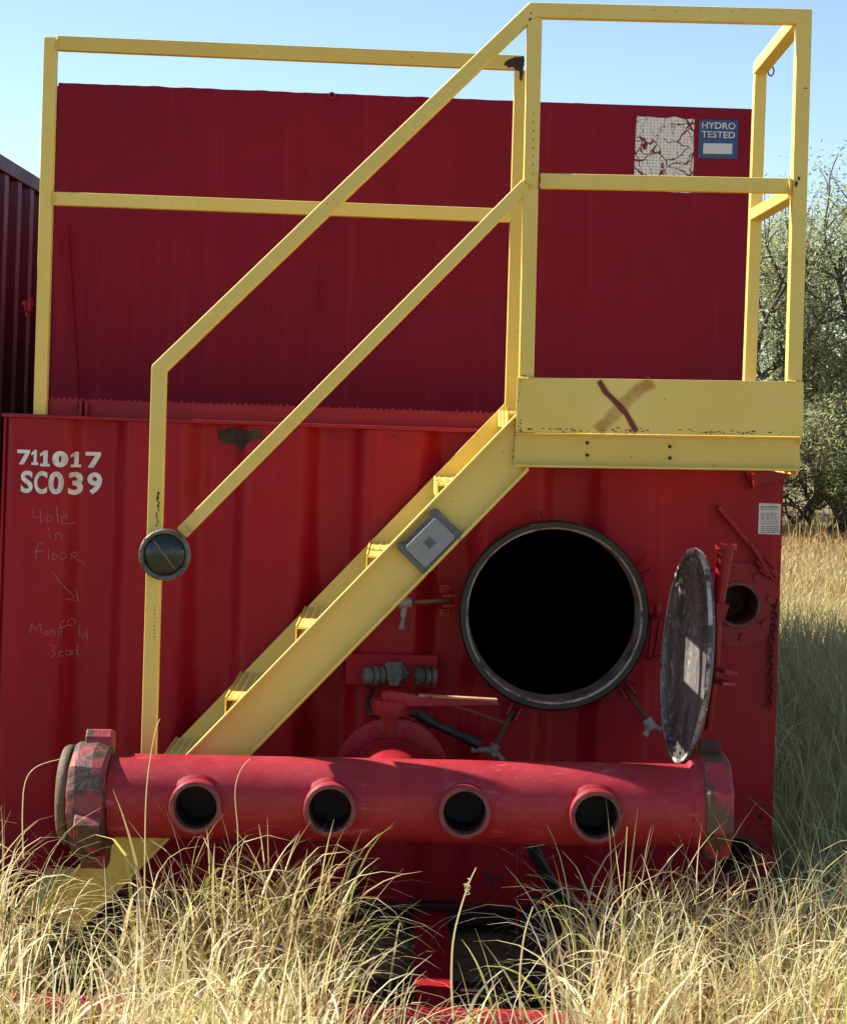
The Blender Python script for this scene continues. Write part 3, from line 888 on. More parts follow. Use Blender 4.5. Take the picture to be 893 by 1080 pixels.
chips(stringer, [(random.uniform(541, 546), random.uniform(440, 492), yS-.0006, random.uniform(.5, 1.3), random.uniform(.6, 1.8)) for i in range(40)] +
      [(lerp((300, 740), (545, 480), random.random())[0]+random.uniform(-30, 20), 0, 0, 0, 0) for i in range(0)] +
      [(530, 476, yS-.0006, .8, .8), (411, 660, yS-.0006, .7, .5), (510, 540, yS-.0006, .6, .6), (340, 690, yS-.0006, .7, .7), (476, 529, yS-.0006, .7, .6)], CHIP, 7)
# weld beads at the joints
random.seed(31)
for a_, b_, y_ in (((571,183),(571,199),yfc-.004), ((833,189),(832.5,205),yfc-.004), ((552,191),(560,199),yfc-.004), ((547,399),(563,399.4),YF-.006), ((829,402.6),(844,402.8),YF-.006),
                   ((196,553),(203,561),yfc-.004), ((57,203),(56.6,216),yr-.023), ((61,40),(60.6,53),yr-.023), ((545,444),(544.5,490),yS-.001)):
    n_ = 9; q0, q1 = P(*a_, y_), P(*b_, y_)
    part('weld_bead', MB().tube([q0.lerp(q1, i/n_)+Vector((random.gauss(0, .0008), 0, random.gauss(0, .0008))) for i in range(n_+1)], [.0028+random.uniform(0, .0022) for i in range(n_+1)], 6), YEL_D, stairs, smooth=60)
# flaked paint low on the tank wall and under its cap
random.seed(44)
wsp = []
for cx_, cy_, k_, w_, h_ in ((516,925,16,10,14), (590,935,14,12,12), (545,948,12,25,4), (400,955,10,40,4), (470,948,10,30,3), (640,940,10,30,10), (330,940,10,40,10), (800,860,8,6,20)):
    for i in range(k_):
        x_, y_ = cx_+random.gauss(0, w_*.6), cy_+random.gauss(0, h_*.6)
        if y_ < 962 and x_ < 812: wsp.append((x_, y_, yw((x_-424+15)*D0/F)-.0035, random.uniform(.8, 4), random.uniform(.8, 3)))
for i in range(60):
    x_ = random.uniform(180, 812); wsp.append((x_, 453+(x_-400)*.033+3+random.expovariate(.5), yw((x_-424)*D0/F)-.0035, random.uniform(.4, 1.8), random.uniform(.3, 1.2)))
chips(wall, wsp, CHIP, 9)
# rear stringer, same shape further back and a little higher
dz = Vector((0, 0, .035)); yb = -.045
def back(p): q = P(*p, yS); return Vector((q.x, yb, q.z))+dz
st2 = MB().prism([back(T0), back(B0), back(Bend), back(Tend)], (0, .007, 0))
part('stringer', st2, YEL, stairs, bevel=.0012)
# treads: perforated channels
def tread(px, py):
    c = P(px, py, yS)
    mb = MB(); d = .15; x0 = c.x-.012; y0, y1 = yS+.009, yb-.002; z = c.z+.004
    nb = 26
    mb.box((x0, y0, z-.045), (x0+.004, y1, z+.004)); mb.box((x0+d, y0, z-.045), (x0+d+.004, y1, z+.004))
    mb.box((x0+.0045, y0, z-.006), (x0+d-.0005, y1, z))
    for j in range(nb):
        yy = y0+.006+(y1-y0-.012)*j/(nb-1)
        # raised teeth
        for i in range(7):
            xx = x0+.0155+i*.0205
            mb.add([(xx-.004, yy-.003, z+.0003), (xx+.004, yy-.003, z+.0003), (xx+.004, yy+.003, z+.0003), (xx-.004, yy+.003, z+.0003), (xx, yy, z+.0035)],
                   [(0,1,4),(1,2,4),(2,3,4),(3,0,4),(3,2,1,0)])
    part('tread', mb, YEL, stairs)
for k in range(9):
    tread(463+(-74.5)*(k-1)+2, 512+75.5*(k-1))

# round lamp on the stair rail end
lc = P(175.5, 584, YF-.03)
lp = part('bulkhead_lamp', MB().lathe(lc, (0, -1, 0), [(-.01, .045), (-.01, .062), (.018, .068), (.030, .0725), (.040, .0725), (.044, .068), (.040, .060), (.036, .058)], 40), BEZEL, stairs, smooth=35)
part('lamp_glass', MB().lathe(lc, (0, -1, 0), [(.034, .0595), (.043, .050), (.049, .03), (.051, .001)], 40), GLASS_D, lp, smooth=60)
rb = MB(); rb.beam(lc+Vector((-.028, -.052, .038)), lc+Vector((.030, -.052, -.036)), .004, .006)
for i in range(6):
    th = math.pi*i/3+.4
    q = lc+Vector((math.cos(th)*.066, -.042, math.sin(th)*.066)); rb.cyl(q, q+Vector((0, -.006, 0)), .005, 8)
part('lamp_guard', rb, BEZEL, lp, smooth=40)

# grey junction box on the front stringer
bc = P(453.5, 571, yS)
dA = (P(480, 544, yS)-P(426, 598, yS)).normalized(); dB = Vector((-dA.z, 0, dA.x))
def rrect(hx, hy, r, ears=0):
    pts = []
    for sx, sy, a0 in ((1,1,0),(-1,1,90),(-1,-1,180),(1,-1,270)):
        for i in range(5):
            a = R(a0+i*22.5)
            pts.append((sx*(hx-r)+math.cos(a)*r, sy*(hy-r)+math.sin(a)*r))
    return pts
def inbox(pts, y): return [bc+dA*a+dB*b+Vector((0, y, 0)) for a, b in pts]
jm = MB().prism(inbox(rrect(.079, .050, .012), -.034), (0, .033, 0))
for a, b in ((.066, .046), (-.066, .046), (.066, -.046), (-.066, -.046)):
    q = bc+dA*a+dB*b; jm.cyl(q+Vector((0, -.030, 0)), q+Vector((0, -.006, 0)), .0145, 14)
jb = part('junction_box', jm, BOXFR, stairs, bevel=.004)
part('box_cover', MB().prism(inbox(rrect(.062, .041, .009), -.046), (0, .0115, 0)), BOXLID, jb, bevel=.003)
part('paper_label', MB().prism(inbox([(-.014,-.012),(.012,-.012),(.012,.014),(-.014,.014)], -.0475), (0, .001, 0)), BOXFR, jb)
for a, b in ((.066, .046), (-.066, .046), (.066, -.046), (-.066, -.046)):
    q = bc+dA*a+dB*b+Vector((0, -.031, 0)); part('screw', MB().cyl(q, q+Vector((0, -.005, 0)), .006, 8), BEZEL, jb, smooth=40)

# ================================================================== MANIFOLD
YP = -.83
pa, pb = P(118, 838.5, YP), P(735, 850, YP)
man = thing('pipe_manifold', 'thick red pipe manifold with four open outlets lying across the grass line', 'pipe manifold', (0, YP, 0))
pd = (pb-pa).normalized()
PR = M(43.5, YP)
def cut_out(me, cutter):
    o = bpy.data.objects.new('work', me); c = bpy.data.objects.new('cutter', cutter)
    for q in (o, c):
        scene.collection.objects.link(q); bm = bmesh.new(); bm.from_mesh(q.data); bmesh.ops.recalc_face_normals(bm, faces=bm.faces[:]); bm.to_mesh(q.data); bm.free()
    m = o.modifiers.new('b', 'BOOLEAN'); m.operation = 'DIFFERENCE'; m.object = c; m.solver = 'EXACT'
    res = bpy.data.meshes.new_from_object(o.evaluated_get(bpy.context.evaluated_depsgraph_get()))
    bpy.data.objects.remove(o); bpy.data.objects.remove(c)
    while len(res.materials): res.materials.pop()
    return res
OUT = ((206, 852), (348, 855), (490, 857.5), (629, 862))
cutm = MB()
for px, py in OUT:
    f = P(px, py, YP-PR-.03); r_ = M(22.5, f.y)*.975
    cutm.cyl((f.x, f.y, f.z), (f.x, YP+.03, f.z), r_, 40)
part('pipe', cut_out(MB().lathe(pa, pd, [(0, PR), ((pb-pa).length, PR)], 96, cap=True).mesh('pipe'), cutm.mesh('c')), RED_PIPE, man, smooth=40)
for px, py in OUT:
    f = P(px, py, YP-PR-.03)
    f0 = Vector((f.x, YP-PR*.6, f.z))
    L = f0.y-f.y
    ro, ri = M(28.5, f.y), M(22.5, f.y)
    s_ = part('outlet', MB().lathe(f0, (0, -1, 0), [(0, ro*1.0), (L*.55, ro), (L-.004, ro*.985), (L, ro*.95)], 40), RED_PIPE, man, smooth=40)
    part('outlet_lip', MB().lathe(f0, (0, -1, 0), [(L-.001, ro*.965), (L+.002, ro*.91), (L+.001, ri*1.02), (L-.03, ri*.98)], 40), LIPM, s_, smooth=50)
    part('outlet_bore', MB().lathe(f0, (0, -1, 0), [(L-.029, ri*.97), (-.07, ri*.955), (-.07, .001)], 40), DARKST, s_, smooth=50)  # dark inner tube, shade inside the outlet painted as colour
    part('weld_bead', MB().lathe(f0, (0, -1, 0), [(.018, ro+.006), (.028, ro+.010), (.036, ro+.001)], 40), RED_PIPE, s_, smooth=60)
# left hammer union
ua = P(98, 842, YP)
ux = -pd
def lumpy_ring(c, ax, prof, n, amp, seed):
    mb = MB().lathe(c, ax, prof, n, closed=True)
    for v in mb.v:
        v += Vector((noise.noise(v*26+Vector((seed, 0, 0))), noise.noise(v*26+Vector((0, seed, 0))), noise.noise(v*26+Vector((0, 0, seed)))))*amp
    return mb
un = part('union_ring', lumpy_ring(ua, ux, [(-.050, PR+.002), (-.050, .142), (-.044, .152), (-.015, .158), (.030, .156), (.046, .150), (.050, .142), (.050, .10)], 15, .007, 1), UNION, man, smooth=12, bevel=.003)
def lug(th, Lx=.036):
    q = ua+(Vector((0, math.cos(th)*0, 0)))
    rad = Vector((0, math.sin(th), math.cos(th)))
    tang = Vector((0, math.cos(th), -math.sin(th)))
    mb = MB()
    vs = []
    for s in (-1, 1):
        for r_, w_ in ((.13, .050), (.165, .044), (.186, .032)):
            for t_ in (-1, 1): vs.append(ua+pd*(s*Lx+.012)+rad*r_+tang*w_*t_)
    mb.add(vs, [(0,1,3,2),(2,3,5,4),(7,6,8,9),(9,8,10,11),(4,5,11,10),(0,2,8,6),(2,4,10,8),(1,7,9,3),(3,9,11,5),(0,6,7,1)])
    return part('union_lug', mb, UNION_R if math.cos(th) > 0 else UNION, un, bevel=.004)
for th in (R(12), R(132), R(-112), R(178)): lug(th)
ca = P(84, 838, YP)
part('dark_gap_ring', MB().lathe(ca, ux, [(-.02, .118), (.012, .118), (.012, .02)], 40), BLACK, man, smooth=40)  # black ring paints the shaded gap between cap and union
part('end_cap', MB().lathe(ca, ux, [(.016, .128), (.020, .134), (.034, .134), (.043, .128), (.049, .112), (.052, .08), (.053, .001)], 48), CAPM, man, smooth=60)
q = P(68, 874, YP-.07); part('cap_screw', MB().lathe(q, (-.3, -1, 0), [(0, .009), (.008, .009), (.012, .001)], 10), GREY, man, smooth=50)
# right flange
fr = P(741, 850, YP)
part('collar', MB().lathe(P(727, 849.5, YP), pd, [(-.01, PR-.002), (.0, .122), (.028, .126), (.034, .120), (.034, .05)], 56), RED_PIPE, man, smooth=40)
hexn = MB().lathe(P(737, 851, YP), pd, [(.0, .10), (0, .142), (.010, .149), (.064, .149), (.074, .142), (.074, .05)], 9, ref=(0, .25, 1))
for v in hexn.v: v += Vector((noise.noise(v*20), noise.noise(v*21+Vector((4, 0, 0))), noise.noise(v*19)))*.002
hn = part('union_nut', hexn, UNION_R, man, bevel=.004)
part('union_lug', MB().box(P(738, 800, YP+.02), P(756, 780, YP+.08)), DARKST, hn, bevel=.004)
part('nut_bore', MB().lathe(P(762, 853, YP), pd, [(0.004, .12), (-.02, .11), (-.022, .001)], 32), DARKST, hn)
# feed valve between tank and pipe
vc = P(413, 817, -.35)
vf = part('valve_flange', MB().lathe(vc, (0, -1, 0), [(-.06, .10), (-.035, .10), (-.035, .168), (.0, .168), (.004, .160), (.004, .115), (.020, .105), (.020, .05)], 56), RED_TRIM, man, smooth=35, bevel=0)
part('feed_pipe', MB().lathe(vc, (0, -1, 0), [(-.36, .09), (.02, .09), (.05, .105), (.45, .10)], 40), RED_TRIM, vf, smooth=40)
for i in range(8):
    th = math.pi*i/4+.42
    q = vc+Vector((math.cos(th)*.138, -.004, math.sin(th)*.138))
    part('bolt_or_hole', MB().cyl(q, q+Vector((0, -.014, 0)), .0145, 12), RED_TRIM, vf, smooth=40)
va = P(412, 745, -.33)
act = part('valve_actuator', MB().lathe(Vector((va.x, va.y, va.z)), (0, 0, 1), [(-.11, .03), (-.024, .032), (-.022, .056), (.012, .060), (.022, .056), (.024, .03), (.036, .028), (.036, .001)], 32), RED_TRIM, man, smooth=35)
lv = MB().prism([P(402,731,-.37), P(412,729,-.37), P(440,734,-.37), P(524,738,-.37), P(527,744,-.37), P(440,745,-.37), P(405,744,-.37)], (0, .025, 0))
part('valve_lever', lv, RED_PIPE, act, bevel=.002)
part('lever_top', MB().beam(P(441,733.2,-.36), P(524,738,-.36), .006, .03), rusty('orange_lever_edge', ((.40, .20, .10), (.5, .28, .15), (.25, .10, .06)), 20), act, bevel=.001)  # orange strip along the upper edge of the lever
part('link_rod', MB().tube([P(460,741,-.3), P(490,748,-.28), P(531,762,-.22)], .004, 6), RUST, act, smooth=60)
part('lever_knob', MB().cyl(P(410,731,-.36), P(411,738,-.36), .014, 10), RED_PIPE, act, smooth=40)
# black cable and hoses
cbl = thing('cable', 'black cable looping from the grey sockets down to the red valve', 'cable', P(395, 730, -.2))
part('cord', MB().tube([P(393,727,-.08), P(389,735,-.12), P(387,745,-.17), P(392,754,-.2), P(404,752,-.22), P(430,751,-.22), P(445,757,-.22)], .0085, 8), BLACK, cbl, smooth=60)
part('plug', MB().tube([P(441,753,-.22), P(455,762,-.22)], .018, 12).tube([P(455,762,-.22), P(470,769,-.22), P(500,783,-.22)], .0135, 12).tube([P(488,777,-.22), P(505,785,-.22)], .017, 12), BLACK, cbl, smooth=40)
hs = MB().tube([P(563,885,-.3), P(568,902,-.3), P(582,930,-.28), P(600,950,-.25), P(625,962,-.2)], .012, 10).tube([P(556,885,-.28), P(562,905,-.28), P(575,930,-.26), P(596,956,-.22), P(620,968,-.2)], .009, 10)
tag(part('hose', hs, BLACK, smooth=60), 'two black hoses drooping together below the right half of the pipe', 'hose')

# ================================================================== CHAIN
ch = thing('chain', 'red rusty chain hanging down the right edge of the tank wall', 'chain', P(818, 633, -.02))
n = 17
for i in range(n):
    t = i/(n-1)
    c = P(816.5-5.5*t+math.sin(t*9)*.8, 636+107*t, -.018)
    lk = MB(); pts = []
    d1 = Vector((0, 0, 1)); d2 = Vector((1, 0, 0)) if i % 2 == 0 else Vector((.25, -1, 0)).normalized()
    for j in range(17):
        a = 2*math.pi*j/16
        z_ = math.sin(a)*.0075+(.0065 if math.sin(a) > 0 else -.0065)
        pts.append(c+d1*z_*1.05+d2*math.cos(a)*.0085)
    part('chain_link', lk.tube(pts, .0028, 6, cap=False), CHAINM, ch, smooth=60)

# ================================================================== NEIGHBOUR CONTAINER
XC = -1.86; ZC = 2.72; YC0 = .30; YC1 = 11.5
nc = thing('shipping_container', 'dark brown corrugated container standing left of the red tank', 'container', (XC-1.2, YC0, 0))
cw = MB(); prof = []
y = YC0+.12
while y < YC1-.2:
    prof += [(y, 0), (y+.10, 0), (y+.16, -.05), (y+.27, -.05)]; y += .33
vs = []
for yy, dx in prof: vs += [(XC+dx, yy, .15), (XC+dx, yy, ZC-.07)]
cw.add(vs, [(2*i, 2*i+2, 2*i+3, 2*i+1) for i in range(len(prof)-1)])
part('corrugated_side', cw, CONT, nc)
part('frame', MB().box((XC-.09, YC0, .05), (XC+.01, YC0+.115, ZC)).box((XC-.06, YC0+.116, ZC-.07), (XC+.012, YC1, ZC)).box((XC-.06, YC0+.116, .05), (XC+.012, YC1, .16))
     .box((XC-2.44, YC0, .05), (XC-2.34, YC0+.115, ZC)), CONT, nc, bevel=.004)
part('end_panel', MB().box((XC-2.335, YC0+.03, .06), (XC-.095, YC0+.04, ZC-.02)), CONT, nc)
part('roof', MB().box((XC-2.42, YC0+.118, ZC-.03), (XC-.062, YC1, ZC-.01)), CONT, nc)
part('far_side', MB().box((XC-2.44, YC0+.12, .06), (XC-2.43, YC1, ZC-.035)), CONT, nc)

# ================================================================== GRASS
def blades(base, height, width, az, lean, curl, tint, segs, name, mat, label, kind='stuff', cat='grass', power=1.0):
    """arching ribbons; all inputs are arrays with one value per blade"""
    n = len(height)
    t = np.linspace(0, 1, segs+1)
    t0 = np.random.RandomState(n+1).uniform(.15, .60, n)[:, None]
    ang = lean[:, None] + curl[:, None]*np.clip((t[None, :]-t0)/(1-t0), 0, 1)**power
    ds = (height/segs)[:, None]
    r = np.concatenate([np.zeros((n, 1)), np.cumsum(np.sin(ang[:, :-1])*ds, 1)], 1)
    z = np.concatenate([np.zeros((n, 1)), np.cumsum(np.cos(ang[:, :-1])*ds, 1)], 1)
    rs = np.random.RandomState(n)
    side = rs.normal(0, .10, n)[:, None]*(t[None, :]**2)*height[:, None]
    ca_, sa_ = np.cos(az)[:, None], np.sin(az)[:, None]
    cx = base[:, 0][:, None]+ca_*r-sa_*side; cy = base[:, 1][:, None]+sa_*r+ca_*side; cz = base[:, 2][:, None]+np.maximum(z, -.0)
    cz = np.maximum(cz, .004)
    tw = az+math.pi/2+rs.normal(0, .7, n)
    wx, wy = np.cos(tw)[:, None], np.sin(tw)[:, None]
    prof = np.minimum(1, .55+1.8*t)*(1-t**2.2)+.06
    hw = width[:, None]*prof[None, :]/2
    tilt = rs.normal(0, .35, n)[:, None]*hw
    v = np.empty((n, segs+1, 2, 3), np.float32)
    for k, s in ((0, -1), (1, 1)):
        v[:, :, k, 0] = cx+wx*hw*s; v[:, :, k, 1] = cy+wy*hw*s; v[:, :, k, 2] = cz+tilt*s
    nv = (segs+1)*2
    idx = (np.arange(n)*nv)[:, None, None]+(np.arange(segs)*2)[None, :, None]+np.array([0, 1, 3, 2])[None, None, :]
    me = bpy.data.meshes.new(name)
    me.vertices.add(n*nv); me.vertices.foreach_set('co', v.reshape(-1))
    nf = n*segs
    me.loops.add(nf*4); me.loops.foreach_set('vertex_index', idx.reshape(-1).astype(np.int32))
    me.polygons.add(nf); me.polygons.foreach_set('loop_start', np.arange(nf, dtype=np.int32)*4)
    me.polygons.foreach_set('loop_total', np.full(nf, 4, np.int32))
    me.update(calc_edges=True)
    me.polygons.foreach_set('use_smooth', np.ones(nf, bool))
    a = me.attributes.new('tint', 'FLOAT', 'POINT')
    a.data.foreach_set('value', np.repeat(tint, nv).astype(np.float32))
    o = bpy.data.objects.new(name, me); scene.collection.objects.link(o); me.materials.append(mat)
    return tag(o, label, cat, None, kind)

rng = np.random.RandomState(11)
def px_to_x(px, Y): return (px-424)*(Y+D0)/F
# tussocks in front of and beside the pipe
def tussocks():
    C = []          # x, y, height, n, spread
    def put(px, Y, h, n, s): C.append((px_to_x(px, Y), Y, h, n, s))
    # back row, just before and under the pipe
    for px, Y, h, n in ((-20,-.95,.58,220),(15,-1.0,.54,230),(40,-1.25,.42,120),(0,-1.35,.46,180),(-60,-1.2,.55,200),
                        (192,-1.15,.46,150),(205,-1.05,.56,230),(245,-1.0,.56,260),(290,-1.02,.58,280),(330,-1.05,.57,270),(365,-1.1,.55,230),(225,-1.3,.46,200),(310,-1.35,.46,220),(355,-1.4,.42,160),(110,-1.45,.26,90),(150,-1.5,.26,90),(125,-1.3,.24,40),
                        (665,-.98,.54,150),(675,-1.05,.55,230),(705,-1.0,.52,230),(745,-1.1,.50,240),(790,-1.05,.50,220),(835,-.95,.54,230),(880,-1.0,.58,250),(915,-1.1,.58,220),(960,-1.0,.55,200),
                        (700,-1.35,.46,240),(760,-1.4,.46,260),(820,-1.4,.48,260),(880,-1.4,.52,260),(650,-1.3,.40,80),(940,-1.4,.5,200)):
        put(px, Y, h*(.92 if 60 < px < 400 else 1.0), int(n*1.0), .11)
    # the gap in the middle: thin, low
    for px, Y, h, n in ((455,-1.5,.30,16),(500,-1.5,.32,26),(540,-1.45,.32,24),(580,-1.5,.36,28),(615,-1.45,.40,40),(430,-1.55,.30,14),(400,-1.55,.36,36)):
        put(px, Y, h, n, .09)
    # front rows
    for Y, h, n in ((-1.75, .44, 120), (-2.05, .42, 110), (-2.4, .40, 105), (-2.8, .38, 90)):
        x = -1.9
        while x < 1.95:
            hh = h; nn = n
            if -.12 < x < .52: hh *= .55 if Y > -2.2 else .75; nn = int(nn*(.22 if Y > -1.9 else .5))
            if x > .6: hh *= 1.08
            C.append((x+rng.normal(0, .05), Y+rng.normal(0, .08), hh*rng.uniform(.85, 1.15), nn, .13)); x += .17
    for k in range(150):   # sparse ground further out round the camera
        x, y = rng.uniform(-6, 7), rng.uniform(-9, -3.2)
        if abs(x) < .9 and y < -3.6: continue
        C.append((x, y, rng.uniform(.12, .30), 45, .18))
    for k in range(60):
        x, y = rng.uniform(1.9, 6), rng.uniform(-3, -.6)
        C.append((x, y, rng.uniform(.35, .55), 90, .18))
    for k in range(50):
        x, y = rng.uniform(-6, -1.9), rng.uniform(-3, -.3)
        C.append((x, y, rng.uniform(.35, .55), 90, .18))
    B, H, W, A, Ln, Cu, T = [], [], [], [], [], [], []
    for x, y, h, n, s in C:
        n = int(n*.80)
        off = rng.normal(0, s, (n, 2)); off[:, 1] *= .8
        b = np.column_stack([x+off[:, 0], y+off[:, 1], np.full(n, -.01)])
        az = np.where(rng.rand(n) < .65, np.arctan2(off[:, 1], off[:, 0])+rng.normal(0, .7, n), rng.uniform(0, 2*np.pi, n))
        az = np.where(rng.rand(n) < .2, rng.normal(-.2, .6, n), az)
        hh = h*np.clip(rng.normal(.86, .19, n), .4, 1.25)
        B.append(b); H.append(hh); A.append(az)
        W.append(np.clip(rng.lognormal(np.log(.0056), .42, n), .002, .0125))
        Ln.append(np.abs(rng.normal(.10, .13, n)))
        Cu.append(np.where(rng.rand(n) < .74, rng.uniform(1.2, 3.0, n), rng.uniform(.2, 1.1, n)))
        base_t = np.clip(rng.normal(.56, .10), .3, .75)
        tt = np.clip(rng.normal(base_t, .20, n), 0, .84); rd = rng.rand(n) < .09; tt[rd] = rng.uniform(0, .18, rd.sum()); g = rng.rand(n) < .10; tt[g] = rng.uniform(.86, 1, g.sum())
        T.append(tt)
    B, H, W, A, Ln, Cu, T = [np.concatenate(q) for q in (B, H, W, A, Ln, Cu, T)]
    # nothing grows through the rails or up through the tank
    keep = ~((np.abs(B[:, 0]) < 1.25) & (B[:, 1] > -.90))
    keep &= ~((np.abs(B[:, 0]) < 1.3) & (np.abs(B[:, 1]+1.24) < .055))
    keep &= ~((B[:, 0] > -.12) & (B[:, 0] < .47) & (B[:, 1] > -1.42) & (rng.rand(len(B)) < .93))
    keep &= ~((B[:, 0] > -.10) & (B[:, 0] < .44) & (B[:, 1] > -1.95) & (rng.rand(len(B)) < .45))
    keep &= ~((B[:, 0] > -.93) & (B[:, 0] < -.62) & (B[:, 1] > -1.6) & (rng.rand(len(B)) < .62))
    keep &= ~((B[:, 0]**2+(B[:, 1]+6.5)**2) < .8**2)
    # blades behind the pipe front must lean away from it
    nearp = (B[:, 1] > -1.12) & (np.abs(B[:, 0]) < 1.1)
    A = np.where(nearp & (np.sin(A) > 0), -A, A)
    B, H, W, A, Ln, Cu, T = [q[keep] for q in (B, H, W, A, Ln, Cu, T)]
    blades(B, H, W, A, Ln, Cu, T, 10, 'tall_grass', DRY, 'tall dry straw-coloured grass arching up before the red pipe')
    # thatch of short broken stems
    m = 16000
    b = np.column_stack([rng.uniform(-2.2, 2.2, m), rng.uniform(-3.2, -1.32, m), np.full(m, -.01)])
    b = b[~((b[:, 0] > -.12) & (b[:, 0] < .48) & (b[:, 1] > -2.0) & (rng.rand(m) < .88))]; m = len(b)
    blades(b, rng.uniform(.08, .26, m), rng.uniform(.002, .005, m), rng.uniform(0, 6.28, m), np.abs(rng.normal(.5, .4, m)), rng.uniform(.2, 1.6, m),
           np.clip(rng.normal(.42, .22, m), 0, .84), 4, 'grass_thatch', DRY, 'matted short dry grass among the tall stems')
    # shaded grass beside the tank and the field behind
tussocks()
def meadow():
    m = 42000
    y = -.6+24.5*rng.rand(m)**1.25
    x0 = 1.28; x1 = 1.28+.8+(y+6.5)*.20
    x = x0+(x1-x0)*rng.rand(m)
    far = np.clip(y/20, 0, 1)
    h = rng.uniform(.22, .52, m)*(1+.25*rng.rand(m))
    # sparse cover to the sides
    k = 16000
    xs = np.concatenate([rng.uniform(5, 22, k//2), rng.uniform(-22, -4.6, k//2)]); ys = rng.uniform(-1, 30, k)
    h = h*np.clip(1.15-.055*y, .30, 1)
    x = np.concatenate([x, xs]); y = np.concatenate([y, ys]); h = np.concatenate([h, rng.uniform(.25, .55, k)])
    q = 9000          # narrow strip between the tank and its neighbour
    x = np.concatenate([x, rng.uniform(-1.8, -1.27, 1500)]); y = np.concatenate([y, rng.uniform(-.9, 10, 1500)]); h = np.concatenate([h, rng.uniform(.2, .45, 1500)])
    n = len(x)
    far = np.clip((y-9)/10, 0, 1)
    nz = np.array([noise.noise((a*.35, b*.35, 0)) for a, b in zip(x, y)])
    tint = np.clip(.56-.36*far+nz*.35+rng.normal(0, .13, n), 0, 1)
    base = np.column_stack([x, y, np.full(n, -.02)])
    w = rng.uniform(.004, .009, n)*(1+far*1.0)
    blades(base, h*1.1, w, rng.uniform(0, 6.28, n), np.abs(rng.normal(.18, .2, n)), rng.uniform(.2, 2.0, n), tint, 5, 'meadow_grass', MEADOW,
           'green and straw grass in the shade right of the tank, sunlit further back')
meadow()
# single tall stalks that stand clear of the tussocks
def stalk(pts, Y, label, head=None, w=.0035):
    P_ = [P(x, y, Y) for x, y in pts]
    o = thing('grass_stalk', label, 'grass stalk', (P_[0].x, Y, P_[0].z))
    sm = MB()
    dense = []
    for i in range(len(P_)-1):
        for k in range(5):
            t = k/5
            p0, p1, p2, p3 = P_[max(0, i-1)], P_[i], P_[i+1], P_[min(len(P_)-1, i+2)]
            dense.append(.5*((2*p1)+(p2-p0)*t+(2*p0-5*p1+4*p2-p3)*t*t+(3*p1-p0-3*p2+p3)*t**3))
    dense.append(P_[-1])
    N = len(dense)
    sm.tube(dense, [w*(1-.65*i/(N-1)) for i in range(N)], 5)
    me = sm.mesh('stem'); at = me.attributes.new('tint', 'FLOAT', 'POINT'); at.data.foreach_set('value', [.66]*len(me.vertices))
    part('stem', me, DRY, o, smooth=60, recalc=False)
    if head:
        h = P(*head, Y); hm = MB(); random.seed(int(head[0]))
        for k in range(26):
            d = Vector((random.gauss(0, 1), random.gauss(0, 1), random.gauss(.6, 1))).normalized()
            b = h+Vector((random.gauss(0, .002), random.gauss(0, .002), random.gauss(0, .010)))
            hm.tube([b, b+d*.010], [.0016, .0004], 4)
        me = hm.mesh('seed_head'); at = me.attributes.new('tint', 'FLOAT', 'POINT'); at.data.foreach_set('value', [.72]*len(me.vertices))
        part('seed_head', me, DRY, o, recalc=False)
stalk([(478,1075),(476,1030),(479,985),(492,938),(502,915)], -1.36, 'single seeding stalk standing in the dark gap below the second outlet from the right', (493, 937))
stalk([(549,1075),(548,1030),(553,985),(562,956)], -1.36, 'straight bare stalk in the dark gap just left of a leaning one')
stalk([(603,1075),(596,1030),(585,985),(573,950)], -1.36, 'bare stalk in the dark gap leaning to the left')
stalk([(153,965),(153,900),(155,830),(163,775),(169,758)], -1.2, 'tall thin stalk crossing the pipe left of its first outlet', None, .0022)
stalk([(250,985),(250,930),(251,880),(248,835),(254,812),(264,800)], -1.2, 'wavy thin stalk crossing the pipe right of its first outlet', None, .0018)
stalk([(655,1010),(656,960),(659,910),(661,872)], -1.2, 'upright thin stalk before the rightmost outlet', None, .0026)
stalk([(25,905),(24,860),(27,825),(40,808),(70,799)], -1.1, 'thin stalk bending right toward the capped pipe end', None, .002)

